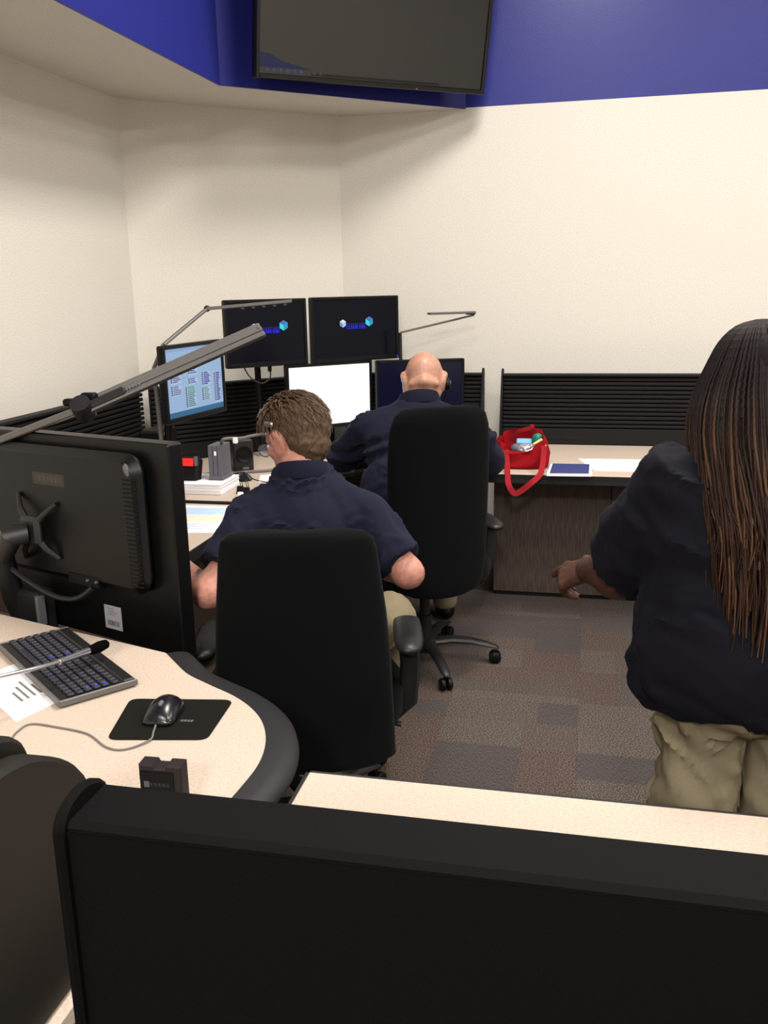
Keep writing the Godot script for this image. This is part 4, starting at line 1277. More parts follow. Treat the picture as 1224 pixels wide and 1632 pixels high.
func woman() -> void:
	var t := thing("person", "woman with long brown-tipped braids, navy shirt and khaki trousers, standing and pointing", "person", Vector3(0.315, 0, -1.78))
	var fw := Vector3(-0.26, -0.10, -0.96).normalized()
	var hc := Vector3(0.312, 1.410, -1.855)
	var sh := Shape.new()
	var hf := Field.new(hc - Vector3.ONE * 0.19, hc + Vector3.ONE * 0.16, 0.007, 140.0)
	var Bf := head(hf, hc, fw, Vector3.UP, 1.0)
	var nb := Vector3(0.315, 1.285, -1.82)
	hf.limb([hc + Bf * Vector3(0, -0.03, 0.02), hc.lerp(nb, 0.6), nb], [0.055, 0.053, 0.06])
	hf.into(sh)
	var shl := Vector3(0.165, 1.225, -1.80)
	var shr := Vector3(0.465, 1.225, -1.87)
	var ell := Vector3(0.075, 1.01, -1.93)
	var elr := Vector3(0.56, 0.98, -1.87)
	var wrl := Vector3(0.014, 0.972, -2.06)
	var wrr := Vector3(0.57, 0.76, -1.95)
	var bf := Field.new(Vector3(-0.1, 0.6, -2.2), Vector3(0.68, 1.34, -1.6), 0.013, 80.0)
	bf.limb([nb, Vector3(0.315, 1.19, -1.82), Vector3(0.312, 1.0, -1.80), Vector3(0.31, 0.88, -1.79)], [0.05, 0.075, 0.09, 0.10])
	bf.limb([Vector3(0.315, 1.21, -1.82), shl, ell, wrl], [0.05, 0.045, 0.052, 0.033])
	bf.limb([Vector3(0.315, 1.21, -1.84), shr, elr, wrr], [0.05, 0.045, 0.045, 0.030])
	bf.into(sh)
	# left hand: the index finger points, the others hang curled
	var dl := Vector3(-0.62, -0.42, -0.66).normalized()
	hand(sh, wrl, dl, Vector3(0.6, -0.85, 0.15), Vector3(0.15, 0.55, -0.82), [0.14, 0.7, 0.85, 0.95, 1.0], 1.04)
	hand(sh, wrr, Vector3(0.0, -1, -0.15), Vector3(-1, 0, 0), Vector3(0, 0, -1), [0.3, 0.35, 0.4, 0.4, 0.3])
	wpart(t, "body", sh, M.skin_brown, 70.0)
	eyes(t, hc, Bf)
	# loose shirt
	var f := Field.new(Vector3(-0.06, 0.72, -2.10), Vector3(0.70, 1.36, -1.52), 0.011, 75.0)
	var Bt := looking(Vector3(-0.22, 0, -0.97))
	f.egg(Vector3(0.318, 1.13, -1.81), Vector3(0.19, 0.16, 0.125), Bt)
	f.egg(Vector3(0.315, 0.97, -1.79), Vector3(0.215, 0.15, 0.15), Bt)
	f.egg(Vector3(0.312, 0.885, -1.775), Vector3(0.222, 0.16, 0.165), Bt)
	f.limb([shl + Vector3(0.03, 0.015, 0), nb + Vector3(0, -0.02, 0), shr + Vector3(-0.03, 0.015, 0)], [0.062, 0.066, 0.062])
	f.limb([shl, shl.lerp(ell, 0.5), shl.lerp(ell, 1.25)], [0.075, 0.078, 0.076])
	f.limb([shr, shr.lerp(elr, 1.15)], [0.075, 0.076])
	f.cut(shl.lerp(ell, 0.93) + (ell - shl).normalized() * 0.12, looking((ell - shl).normalized()), Vector3(0.098, 0.098, 0.12))
	f.cut(shr.lerp(elr, 0.9) + (elr - shr).normalized() * 0.12, looking((elr - shr).normalized()), Vector3(0.095, 0.095, 0.12))
	f.cut(Vector3(0.31, 0.69, -1.78), Basis(Vector3(0, 0, 1), 0.10), Vector3(0.40, 0.125, 0.4))
	cloth(f, 0.019, Vector3(0.88, -0.45, 0.0), 11.0, 31)
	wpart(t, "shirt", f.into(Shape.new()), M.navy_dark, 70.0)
	# trousers
	f = Field.new(Vector3(0.08, 0.03, -1.98), Vector3(0.55, 0.95, -1.56), 0.011, 75.0)
	f.egg(Vector3(0.314, 0.85, -1.775), Vector3(0.158, 0.10, 0.125), Bt)
	f.limb([Vector3(0.236, 0.80, -1.765), Vector3(0.234, 0.62, -1.755), Vector3(0.232, 0.42, -1.76), Vector3(0.230, 0.09, -1.76)], [0.078, 0.070, 0.066, 0.060])
	f.limb([Vector3(0.392, 0.80, -1.795), Vector3(0.396, 0.62, -1.79), Vector3(0.396, 0.42, -1.79), Vector3(0.396, 0.09, -1.79)], [0.078, 0.070, 0.066, 0.060])
	f.cut(Vector3(0.317, 0.40, -1.77), Bt, Vector3(0.005, 0.38, 0.3))
	cloth(f, 0.021, Vector3(0.62, -0.78, 0.1), 13.0, 44)
	wpart(t, "trousers", f.into(Shape.new()), M.khaki, 70.0)
	shoes(t, [Vector3(0.222, 0, -1.77), Vector3(0.402, 0, -1.80)], fw)
	# hair: a dark cap and long thin braids, brown towards the ends
	f = Field.new(hc - Vector3.ONE * 0.18, hc + Vector3.ONE * 0.18, 0.008, 110.0)
	f.egg(hc + Bf * Vector3(0, 0.038, 0.015), Vector3(0.082, 0.085, 0.10), Bf)
	f.egg(hc + Bf * Vector3(0, -0.03, 0.045), Vector3(0.085, 0.09, 0.07), Bf)
	f.cut(hc + Bf * Vector3(0, -0.07, -0.11), Bf, Vector3(0.12, 0.12, 0.085))
	wpart(t, "hair_cap", f.into(Shape.new()), M.hair_dark, 60.0)
	var hs := Shape.new()
	hs.tint = true
	# how far the hair stands out at each height from the middle of the head
	var fall := [[0.128, 0.012], [0.118, 0.045], [0.09, 0.074], [0.045, 0.097], [0.0, 0.116], [-0.045, 0.130], [-0.10, 0.134]]
	for i in 620:
		var phi := rng.randf_range(-1.0, 1.0) * 1.95
		var layer := rng.randf_range(0.88, 1.03)
		var sx := sin(phi)
		var cz := cos(phi)
		var pts := []
		for q in fall:
			var rad: float = q[1] * layer
			var low := clampf(-q[0] / 0.1, 0.0, 1.0)
			pts.append(hc + Bf * Vector3(sx * rad, q[0], 0.014 + cz * rad * 0.98 + low * 0.02))
		var L := rng.randf_range(0.16, 0.30) if rng.randf() < 0.8 else rng.randf_range(0.30, 0.36)
		if cz < 0.0: L *= 0.6
		var ph := rng.randf_range(0, TAU)
		var wv := rng.randf_range(0.003, 0.009)
		var back := 0.075 + 0.03 * maxf(cz, 0.0)
		for k in 3:
			var u := (k + 1) / 3.0
			pts.append(hc + Bf * Vector3(sx * (0.136 - 0.014 * u) * layer + cos(ph + k * 2.0) * wv, -0.12 - L * u, 0.03 + cz * 0.125 * (1.0 - 0.35 * u) * layer + back * minf(u * 1.6, 1.0) + sin(ph + k * 1.7) * wv))
		var path := smooth_path(pts, 3)
		var n := path.size()
		var tone := rng.randf_range(0.45, 1.3)
		var turn_at := rng.randf_range(0.52, 0.70)
		var light := rng.randf() < 0.17
		for k in n - 1:
			var u := float(k) / n
			var c := Color(0.010, 0.0075, 0.0075).lerp(Color(0.030, 0.0145, 0.010) * tone if not light else Color(0.09, 0.046, 0.025), smoothstep(turn_at - 0.2, turn_at + 0.2, u))
			hs.now = Color(c.r, c.g, c.b, 1.0)
			var r0 := 0.0030 if u < 0.6 else 0.0030 * (1.0 - (u - 0.6) * 1.7)
			hs.tube([path[k], path[k + 1]], [r0, r0 * 0.97], 5, k == n - 2)
	wpart(t, "braids", hs, M.braid, 80.0)

# ---------------------------------------------------------------- lamps
func bar(a: Vector3, b: Vector3, w: float, h: float, bevel := 0.003) -> Shape:
	var d := (b - a).normalized()
	var s := d.cross(Vector3.UP).normalized()
	return Shape.new().box((a + b) / 2, Vector3(w, h, a.distance_to(b)), bevel, Basis(s, s.cross(d) * -1.0, -d))

func lamps() -> void:
	# the big one in front
	var S := Vector3(-1.832, 1.145, -2.37)
	var J := Vector3(-1.352, 1.303, -2.255)
	var E := Vector3(-0.912, 1.500, -2.51)
	var t := thing("desk_lamp", "grey folding bar lamp in front, its long head slanting up across the screens", "lamp", Vector3(S.x, 0.74, -2.72))
	wpart(t, "clamp", Shape.new().box(Vector3(S.x, 0.765, -2.72), Vector3(0.09, 0.05, 0.09), 0.008), M.base)
	wpart(t, "post", Shape.new().tube([Vector3(S.x, 0.77, -2.72), Vector3(S.x, 1.12, -2.72), Vector3(S.x, 1.15, -2.70)], 0.012, 10), M.aluminium)
	wpart(t, "arm", bar(Vector3(S.x, 1.15, -2.71), S, 0.03, 0.018), M.aluminium)
	wpart(t, "arm", bar(S, J, 0.034, 0.02), M.aluminium)
	var d := (E - J).normalized()
	var sd := d.cross(Vector3.UP).normalized()
	var up := sd.cross(d)
	sd = sd.rotated(d, 0.7)
	up = up.rotated(d, 0.7)
	var hd := Shape.new()
	for k in 3: hd.box((J + E) / 2 + sd * (k - 1) * 0.018 + up * (0.003 if k == 1 else 0.0), Vector3(0.016, 0.018, J.distance_to(E)), 0.004, Basis(sd, up, -d))
	hd.box((J + E) / 2 - up * 0.002, Vector3(0.052, 0.012, J.distance_to(E) - 0.004), 0.002, Basis(sd, up, -d))
	wpart(t, "lamp_head", hd, M.aluminium)
	wpart(t, "joint", Shape.new().lathe([[0.012, -0.03], [0.028, -0.028], [0.03, 0.0], [0.028, 0.028], [0.012, 0.03]], Transform3D(Basis(d, up, sd), J + Vector3(0.005, 0.0, 0)), 18), M.base)
	wpart(t, "joint_cover", bar(J + d * 0.02, J + d * 0.13, 0.05, 0.026, 0.008), M.base)
	for k in 2:
		wpart(t, "knob", Shape.new().box(J + Vector3(0.015 - 0.055 * k, 0.028 - 0.012 * k, -0.02), Vector3(0.045, 0.03 - 0.01 * k, 0.03), 0.006), M.black)
	wpart(t, "end_tip", Shape.new().box(E - d * 0.008 + up * 0.011, Vector3(0.008, 0.010, 0.008), 0.002, Basis(sd, up, -d)), M.grey)
	for k in 7:
		wpart(t, "print_mark", Shape.new().box(J + d * (0.115 + 0.009 * k) + up * 0.0142 + sd * 0.013, Vector3(0.008, 0.0006, 0.0055), 0.0, Basis(sd, up, -d)), M.grey)
	# the thin one over the list screen
	var A := Vector3(-1.687, 1.396, -3.471)
	var C := Vector3(-1.601, 1.531, -3.736)
	var D := Vector3(-1.25, 1.555, -3.822)
	t = thing("desk_lamp", "thin grey folding lamp rising above the list screen, its bar crossing the dark monitor", "lamp", Vector3(-1.78, 0.74, -3.49))
	wpart(t, "clamp", Shape.new().box(Vector3(-1.78, 0.765, -3.58), Vector3(0.06, 0.05, 0.07), 0.006), M.base)
	wpart(t, "post", Shape.new().tube([Vector3(-1.78, 0.77, -3.58), Vector3(-1.76, 1.30, -3.52), A], 0.009, 10), M.aluminium)
	wpart(t, "arm", bar(A, C, 0.018, 0.012), M.aluminium)
	wpart(t, "joint", Shape.new().ball(C, Vector3.ONE * 0.014), M.base)
	wpart(t, "lamp_head", bar(C, D, 0.03, 0.014), M.aluminium)
	for k in 5:
		var p := C.lerp(D, 0.42 + k * 0.125)
		wpart(t, "light_bead", Shape.new().box(p - Vector3.UP * 0.011, Vector3(0.014, 0.010, 0.014), 0.003), M.grey)
	# the folded one on the right
	A = Vector3(-0.998, 1.363, -4.886)
	C = Vector3(-0.612, 1.447, -4.99)
	D = Vector3(-0.827, 1.463, -4.80)
	t = thing("desk_lamp", "thin grey folded lamp sticking out to the right of the upper right monitor", "lamp", Vector3(-0.998, 0.74, -4.90))
	wpart(t, "post", Shape.new().tube([Vector3(-0.998, 0.74, -4.90), Vector3(-0.998, 1.30, -4.89), A], 0.009, 10), M.base)
	wpart(t, "arm", bar(A, C, 0.02, 0.010), M.aluminium)
	wpart(t, "joint", Shape.new().box(C + Vector3(-0.02, 0.008, 0), Vector3(0.05, 0.012, 0.03), 0.003), M.base)
	wpart(t, "lamp_head", bar(C + Vector3(0, 0.014, 0), D, 0.036, 0.012), M.aluminium)

# ---------------------------------------------------------------- things on the desk with the keyboard
func sheet(pts: Array, y: float, thick := 0.0008) -> Shape:
	return slab(pts, y, y + thick)

func keyboard_desk() -> void:
	var X := Vector3(0.778, 0, 0.628).normalized()
	var Z := X.cross(Vector3.UP)
	var c := Vector3(-1.207, 0.74, -1.826)
	var t := thing("keyboard", "dark computer keyboard with a silver rim and a few blue-lit keys", "keyboard", c)
	t.basis = Basis(X, Vector3.UP, Z)
	part(t, "case", Shape.new().box(Vector3(0, 0.010, 0), Vector3(0.435, 0.014, 0.178), 0.004), M.base)
	var rim := Shape.new()
	rim.box(Vector3(0, 0.0115, 0.0885), Vector3(0.437, 0.015, 0.006), 0.002)
	for s in [-1, 1]: rim.box(Vector3(s * 0.2175, 0.0115, 0), Vector3(0.006, 0.015, 0.178), 0.002)
	part(t, "rim", rim, M.aluminium)
	part(t, "rear_bar", Shape.new().box(Vector3(0, 0.0165, -0.072), Vector3(0.42, 0.008, 0.028), 0.003), M.base)
	var km := Shape.new().box(Vector3(0, 0.020, 0), Vector3(0.0162, 0.008, 0.0162), 0.003).mesh()
	var bar_m := Shape.new().box(Vector3(0, 0.020, 0), Vector3(0.11, 0.008, 0.0162), 0.003).mesh()
	var lit := [Vector3(-1.274, 0.765, -1.807), Vector3(-1.24, 0.765, -1.825), Vector3(-1.216, 0.765, -1.852), Vector3(-1.056, 0.765, -1.692), Vector3(-1.046, 0.765, -1.707), Vector3(-1.032, 0.765, -1.717)]
	var marks := Shape.new().box(Vector3(0, 0.0245, 0), Vector3(0.0045, 0.0008, 0.0065)).mesh()
	for row in 6:
		for col in 22:
			if col in [15, 18] and false: continue
			var x := -0.2 + col * 0.0187 + (0.004 if col > 14 else 0.0) + (0.004 if col > 17 else 0.0)
			if x > 0.206: continue
			var z := -0.042 + row * 0.0196 + (0.003 if row > 0 else 0.0)
			if row == 5 and col >= 4 and col <= 9:
				if col == 6:
					part(t, "key", bar_m, M.key).position = Vector3(x + 0.009, 0, z)
				continue
			var k := part(t, "key", km, M.key)
			k.position = Vector3(x, 0, z)
			var here := c + X * x + Z * z
			for q in lit:
				if Vector2(here.x - q.x, here.z - q.z).length() < 0.0105:
					part(k, "key_light", marks, M.key_lit)
					break
	# paper under the keyboard
	var tip := Vector2(-1.153, -1.547)
	var up := Vector2(0.32, -0.95).normalized()
	var lf := Vector2(-0.81, -0.59).normalized()
	var q := [tip, tip + up * 0.216, tip + up * 0.216 + lf * 0.279, tip + lf * 0.279]
	var pts := []
	for p in q: pts.append([p.x, p.y])
	var cc: Vector2 = (q[0] + q[2]) / 2
	t = thing("paper_sheet", "white printed sheet lying half under the keyboard", "paper", Vector3(cc.x, 0.741, cc.y))
	wpart(t, "sheet", sheet(pts, 0.7405), M.paper)
	for k in 5:
		var o: Vector2 = tip + lf * (0.075 + 0.0) + up * (0.05 + k * 0.017)
		var e: Vector2 = o + lf * (0.06 + 0.02 * (k % 3))
		wpart(t, "print_line", Shape.new().box(Vector3((o.x + e.x) / 2, 0.7414, (o.y + e.y) / 2), Vector3(o.distance_to(e), 0.0003, 0.006), 0.0, Basis(Vector3(lf.x, 0, lf.y), Vector3.UP, Vector3(lf.x, 0, lf.y).cross(Vector3.UP))), M.cable)
	# mouse pad
	var o := PackedVector2Array()
	var pc := [Vector2(-0.965, -1.690), Vector2(-0.737, -1.725), Vector2(-0.723, -1.546), Vector2(-0.923, -1.510)]
	for i in 4:
		var a: Vector2 = pc[i].lerp(pc[(i + 3) % 4], 0.11)
		var b: Vector2 = pc[i].lerp(pc[(i + 1) % 4], 0.11)
		for k in 6: o.append(a.lerp(pc[i], k / 5.0).lerp(pc[i].lerp(b, k / 5.0), k / 5.0))
	var pl := []
	for p in o: pl.append([p.x, p.y])
	t = thing("mouse_pad", "dark olive-black mouse pad with rounded corners on the beige desk", "mouse pad", Vector3(-0.84, 0.74, -1.615))
	wpart(t, "mat", slab(pl, 0.7402, 0.7435, 0.001), M.pad)
	for k in 4:
		wpart(t, "print_mark", Shape.new().box(Vector3(-0.806 + k * 0.007, 0.7437, -1.611 - k * 0.0008), Vector3(0.0052, 0.0003, 0.009)), M.grey)
	# mouse
	var fr := Vector3(0.13, 0, 1.0).normalized()
	var mx := Vector3.UP.cross(fr)
	var B := Basis(mx, Vector3.UP, fr)
	t = thing("computer_mouse", "black wired mouse on the mouse pad", "mouse", Vector3(-0.852, 0.7438, -1.625))
	t.basis = B
	var rows := []
	for r in [[-0.050, 0.014, 0.010], [-0.047, 0.027, 0.022], [-0.033, 0.034, 0.034], [-0.01, 0.0355, 0.039], [0.018, 0.035, 0.035], [0.038, 0.033, 0.026], [0.048, 0.030, 0.017], [0.051, 0.022, 0.008]]:
		var ring := PackedVector3Array()
		for k in 20:
			var a := TAU * k / 20
			var y := sin(a)
			ring.append(Vector3(cos(a) * r[1], (0.006 + (y * (r[2] - 0.006) if y > 0 else y * 0.005)), r[0]))
		rows.append(ring)
	part(t, "shell", Shape.new().loft(rows), M.gloss_mouse, 60.0)
	part(t, "button_gap", Shape.new().tube([Vector3(0, 0.0385, -0.005), Vector3(0, 0.0335, 0.02), Vector3(0, 0.022, 0.042), Vector3(0, 0.013, 0.052)], 0.0012, 6), M.black)
	part(t, "scroll_wheel", Shape.new().ball(Vector3(0, 0.035, 0.014), Vector3(0.0055, 0.006, 0.011)), M.grey)
	var cp := []
	for p in [[-0.845, -1.570, 0.750], [-0.838, -1.545, 0.748], [-0.833, -1.517, 0.745], [-0.866, -1.478, 0.7425], [-0.907, -1.480, 0.7425], [-0.972, -1.523, 0.7425], [-1.045, -1.538, 0.7425], [-1.113, -1.542, 0.7425], [-1.122, -1.505, 0.7425], [-1.112, -1.46, 0.7425], [-1.10, -1.38, 0.7425], [-1.14, -1.25, 0.7425]]: cp.append(Vector3(p[0], p[2], p[1]))
	wcable(t, cp, 0.0021, M.cable)
	# gooseneck microphone
	t = thing("gooseneck_microphone", "gooseneck microphone with a black foam tip over the keyboard", "microphone", Vector3(-1.42, 0.741, -1.19))
	var path := smooth_path([Vector3(-1.42, 0.76, -1.19), Vector3(-1.39, 0.83, -1.23), Vector3(-1.29, 0.868, -1.37), Vector3(-1.19, 0.847, -1.52), Vector3(-1.148, 0.83, -1.62), Vector3(-1.131, 0.818, -1.69), Vector3(-1.122, 0.809, -1.75)], 8)
	var fine_path := smooth_path(path, 3)
	var stem_r := []
	for k in fine_path.size(): stem_r.append(0.0046 + 0.0006 * (k % 2))
	wpart(t, "stem", Shape.new().tube(fine_path, stem_r, 10), M.chrome, 60.0)
	wpart(t, "collar", Shape.new().tube([Vector3(-1.1305, 0.8178, -1.69), Vector3(-1.121, 0.8075, -1.765), Vector3(-1.117, 0.803, -1.795)], [0.0062, 0.0075, 0.0085], 14), M.chrome, 60.0)
	wpart(t, "foam_tip", Shape.new().tube([Vector3(-1.1175, 0.8035, -1.79), Vector3(-1.115, 0.802, -1.80), Vector3(-1.110, 0.800, -1.825), Vector3(-1.106, 0.798, -1.848), Vector3(-1.104, 0.797, -1.856)], [0.0085, 0.0115, 0.0135, 0.011, 0.004], 16), M.foam, 60.0)
	wpart(t, "foot", Shape.new().lathe([[0.055, 0.741], [0.055, 0.752], [0.045, 0.762], [0.012, 0.766]], Transform3D(Basis.IDENTITY, Vector3(-1.42, 0, -1.19)), 24), M.black)
	# black card box with a notched top
	t = thing("card_box", "small black box with a notched top just beyond the foreground panel", "box", Vector3(-0.672, 0.74, -1.265))
	var outl := PackedVector2Array([Vector2(-0.037, 0.0), Vector2(0.037, 0.0), Vector2(0.037, 0.116), Vector2(0.012, 0.116), Vector2(0.009, 0.110), Vector2(-0.009, 0.110), Vector2(-0.012, 0.116), Vector2(-0.037, 0.116)])
	part(t, "case", Shape.new().extrude(outl, Transform3D(Basis(Vector3.UP, 0.05), Vector3(0, 0.0005, -0.01)), 0.03, 0.002), M.case_box)
	part(t, "front_card", Shape.new().box(Vector3(-0.004, 0.06, 0.0215), Vector3(0.058, 0.09, 0.002), 0.0, Basis(Vector3.UP, 0.05)), M.black)
	for k in 6:
		part(t, "print_mark", Shape.new().box(Vector3(-0.022 + 0.0075 * k, 0.083, 0.0232 - k * 0.0003), Vector3(0.009 if k == 0 else 0.005, 0.011 if k == 0 else 0.006, 0.0006), 0.0, Basis(Vector3.UP, 0.05)), M.grey if k == 0 else M.base)
	# two tall dark rounded end panels that stand on the end of the desk
	var near_p := PackedVector2Array([Vector2(0.985, 0.741), Vector2(0.985, 0.945), Vector2(0.983, 0.965), Vector2(0.978, 0.985), Vector2(0.971, 1.0), Vector2(0.962, 1.012), Vector2(0.952, 1.025), Vector2(0.94, 1.037), Vector2(0.923, 1.051), Vector2(0.904, 1.064), Vector2(0.882, 1.077), Vector2(0.857, 1.088), Vector2(0.834, 1.094), Vector2(0.81, 1.098), Vector2(0.77, 1.10), Vector2(0.72, 1.10), Vector2(0.62, 1.10), Vector2(0.62, 0.741)])
	single("end_panel", "dark rounded upright panel beside the foreground console's end, the lower of two", "panel", Shape.new().extrude(near_p, Transform3D(Basis(Vector3(0, 0, -1), Vector3.UP, Vector3.RIGHT), Vector3(-0.66, 0, 0)), 0.034, 0.006), M.case, Vector3(-0.645, 0.741, -0.8))
	var far_p := PackedVector2Array([Vector2(0.916, 0.741), Vector2(0.916, 1.045), Vector2(0.915, 1.056), Vector2(0.912, 1.066), Vector2(0.907, 1.076), Vector2(0.90, 1.084), Vector2(0.885, 1.097), Vector2(0.867, 1.106), Vector2(0.84, 1.113), Vector2(0.80, 1.118), Vector2(0.60, 1.125), Vector2(0.60, 0.741)])
	single("end_panel", "dark rounded upright panel at the left edge of the photo, the taller of two", "panel", Shape.new().extrude(far_p, Transform3D(Basis(Vector3(0, 0, -1), Vector3.UP, Vector3.RIGHT), Vector3(-0.70, 0, 0)), 0.034, 0.006), M.case, Vector3(-0.68, 0.741, -0.76))

func wcable(t: Node3D, pts: Array, r: float, m: Material) -> void:
	var s := Shape.new().tube(smooth_path(pts, 6), r, 6)
	if t.basis != Basis.IDENTITY:
		var inv := t.transform.affine_inverse()
		for i in s.v.size(): s.v[i] = inv * s.v[i]
		part(t, "cable", s, m, 60.0)
	else:
		wpart(t, "cable", s, m, 60.0)

# ---------------------------------------------------------------- things on the two left consoles
func left_desks() -> void:
	# chart sheet
	var im := Image.create(128, 96, false, Image.FORMAT_RGB8)
	im.fill(Color(0.94, 0.94, 0.96))
	im.fill_rect(Rect2i(12, 6, 104, 26), Color(0.72, 0.82, 0.94))
	im.fill_rect(Rect2i(12, 34, 104, 26), Color(0.93, 0.89, 0.78))
	im.fill_rect(Rect2i(12, 62, 104, 24), Color(0.86, 0.87, 0.95))
	for y in range(8, 86, 4): im.fill_rect(Rect2i(16, y, 30 + (y * 7) % 60, 1), Color(0.62, 0.66, 0.76))
	var t := thing("chart_sheet", "white sheet printed with pale blue and cream bands by the brown-haired man", "paper", Vector3(-1.50, 0.741, -3.22))
	wpart(t, "sheet", slab([[-1.640, -3.430], [-1.384, -3.438], [-1.300, -3.040], [-1.56, -3.00]], 0.7405, 0.7413), M.paper)
	var s := Shape.new()
	s.quad(Vector3(-1.555, 0.7416, -3.01), Vector3(-1.325, 0.7416, -3.045), Vector3(-1.40, 0.7416, -3.43), Vector3(-1.632, 0.7416, -3.42))
	wpart(t, "print", s, picture(im, 0.0, 0.8), 0.0)
	single("paper_sheet", "plain white sheet left of the chart sheet", "paper", slab([[-1.72, -3.42], [-1.655, -3.42], [-1.58, -3.0], [-1.66, -2.9]], 0.7405, 0.7415), M.paper, Vector3(-1.65, 0.7405, -3.2))
	single("paper_sheet", "small white slip at the corner of the chart sheet", "paper", slab([[-1.56, -2.985], [-1.44, -2.975], [-1.40, -2.90], [-1.50, -2.87]], 0.7405, 0.7415), M.paper, Vector3(-1.48, 0.7405, -2.93))
	# ream of paper with the switch box on it
	t = thing("paper_stack", "thick stack of white paper under the grey switch box", "paper", Vector3(-1.70, 0.74, -3.73))
	for k in 8:
		wpart(t, "sheet", Shape.new().box(Vector3(-1.715 + rng.randf_range(-0.002, 0.002), 0.7437 + k * 0.006, -3.735 + rng.randf_range(-0.002, 0.002)), Vector3(0.34, 0.0055, 0.22), 0.001), M.paper)
	var tower := Vector3(-1.60, 0.789, -3.765)
	t = thing("switch_box", "grey upright box of three slim units with a small white light", "electronics", tower)
	for k in 3:
		part(t, "unit", Shape.new().box(Vector3(-0.021 + k * 0.021, 0.08, 0), Vector3(0.0195, 0.15, 0.11), 0.002), M.grey)
	part(t, "foot", Shape.new().box(Vector3(0.002, 0.009, 0), Vector3(0.068, 0.016, 0.12), 0.003), M.grey)
	part(t, "status_light", Shape.new().box(Vector3(0.004, 0.12, 0.056), Vector3(0.009, 0.018, 0.003), 0.001), glow(Color(0.9, 0.92, 1.0), 1.3))
	# phone with a red display
	t = thing("desk_phone", "black desk phone with a lit red display", "phone", Vector3(-1.74, 0.79, -3.69))
	part(t, "body", Shape.new().box(Vector3(-0.02, 0.045, -0.03), Vector3(0.17, 0.11, 0.06), 0.012, Basis(Vector3.RIGHT, -0.35)), M.black)
	part(t, "handset", Shape.new().tube([Vector3(-0.12, 0.11, -0.01), Vector3(-0.12, 0.125, -0.06), Vector3(-0.12, 0.11, -0.11)], [0.022, 0.015, 0.022], 10), M.black)
	part(t, "display", Shape.new().box(Vector3(0.028, 0.087, 0.026), Vector3(0.060, 0.034, 0.004), 0.001, Basis(Vector3.RIGHT, -0.2)), glow(Color(1.0, 0.13, 0.1), 1.2))
	part(t, "display_edge", Shape.new().box(Vector3(0.067, 0.09, 0.018), Vector3(0.012, 0.04, 0.02), 0.002), M.grey)
	# second mouse, cup of cable, speakers
	t = thing("computer_mouse", "black mouse beside the grey switch box", "mouse", Vector3(-1.575, 0.74, -3.955))
	t.rotation.y = 0.9
	var rows := []
	for r in [[-0.06, 0.012, 0.010], [-0.04, 0.033, 0.030], [0.0, 0.036, 0.038], [0.03, 0.034, 0.027], [0.055, 0.022, 0.010]]:
		var ring := PackedVector3Array()
		for k in 16:
			var a := TAU * k / 16
			ring.append(Vector3(cos(a) * r[1], 0.006 + (sin(a) * (r[2] - 0.006) if sin(a) > 0 else sin(a) * 0.005), r[0]))
		rows.append(ring)
	part(t, "shell", Shape.new().loft(rows), M.gloss_mouse, 60.0)
	part(t, "scroll_wheel", Shape.new().ball(Vector3(0, 0.03, 0.02), Vector3(0.004, 0.006, 0.01)), M.base)
	t = thing("speaker", "dark grey desk speaker with a round black cone behind the switch box", "speaker", Vector3(-1.655, 0.74, -4.17), "", 0.55)
	part(t, "cabinet", Shape.new().box(Vector3(0, 0.08, 0), Vector3(0.10, 0.158, 0.09), 0.008), M.base)
	part(t, "cone", Shape.new().lathe([[0.012, -0.006], [0.032, 0.004], [0.040, 0.006], [0.042, 0.0]], Transform3D(Basis(Vector3.RIGHT, Vector3.BACK, Vector3.DOWN), Vector3(0.004, 0.085, 0.046)), 22), M.black)
	part(t, "badge", Shape.new().box(Vector3(0.01, 0.018, 0.046), Vector3(0.03, 0.012, 0.002)), M.grey)
	# cables
	single("cable", "pale grey cable arching from the switch box towards the man's glasses", "cable", Shape.new().tube(smooth_path([Vector3(-1.585, 0.93, -3.775), Vector3(-1.575, 0.955, -3.74), Vector3(-1.555, 0.972, -3.71), Vector3(-1.529, 0.977, -3.716), Vector3(-1.476, 0.977, -3.728), Vector3(-1.423, 0.987, -3.743), Vector3(-1.37, 0.99, -3.755), Vector3(-1.33, 0.95, -3.8), Vector3(-1.31, 0.80, -3.84), Vector3(-1.315, 0.745, -3.86)], 6), 0.007, 8), M.cable, Vector3(-1.315, 0.741, -3.86), "", 60.0)
	single("cable_tie", "small white tag on the arching pale cable", "tag", Shape.new().box(Vector3(-1.50, 0.968, -3.715), Vector3(0.02, 0.026, 0.018), 0.003), M.white, Vector3(-1.50, 0.955, -3.715))
	single("cable", "pale cable lying along the beige top behind the switch box", "cable", Shape.new().tube(smooth_path([Vector3(-1.80, 0.748, -4.0), Vector3(-1.72, 0.748, -4.12), Vector3(-1.66, 0.748, -4.06), Vector3(-1.60, 0.748, -4.10), Vector3(-1.52, 0.748, -4.14), Vector3(-1.46, 0.748, -4.20), Vector3(-1.38, 0.748, -4.22)], 6), 0.007, 8), M.cable, Vector3(-1.6, 0.741, -4.1), "", 60.0)
	single("cable", "thin dark cable looping over the corner console's top", "cable", Shape.new().tube(smooth_path([Vector3(-1.76, 0.7425, -4.22), Vector3(-1.66, 0.7425, -4.12), Vector3(-1.589, 0.7425, -4.069), Vector3(-1.517, 0.7425, -3.961), Vector3(-1.42, 0.7425, -3.903), Vector3(-1.36, 0.7425, -3.92), Vector3(-1.36, 0.7425, -4.0), Vector3(-1.45, 0.7425, -4.05)], 6), 0.002, 6), M.cable_dark, Vector3(-1.52, 0.7405, -4.0), "", 60.0)
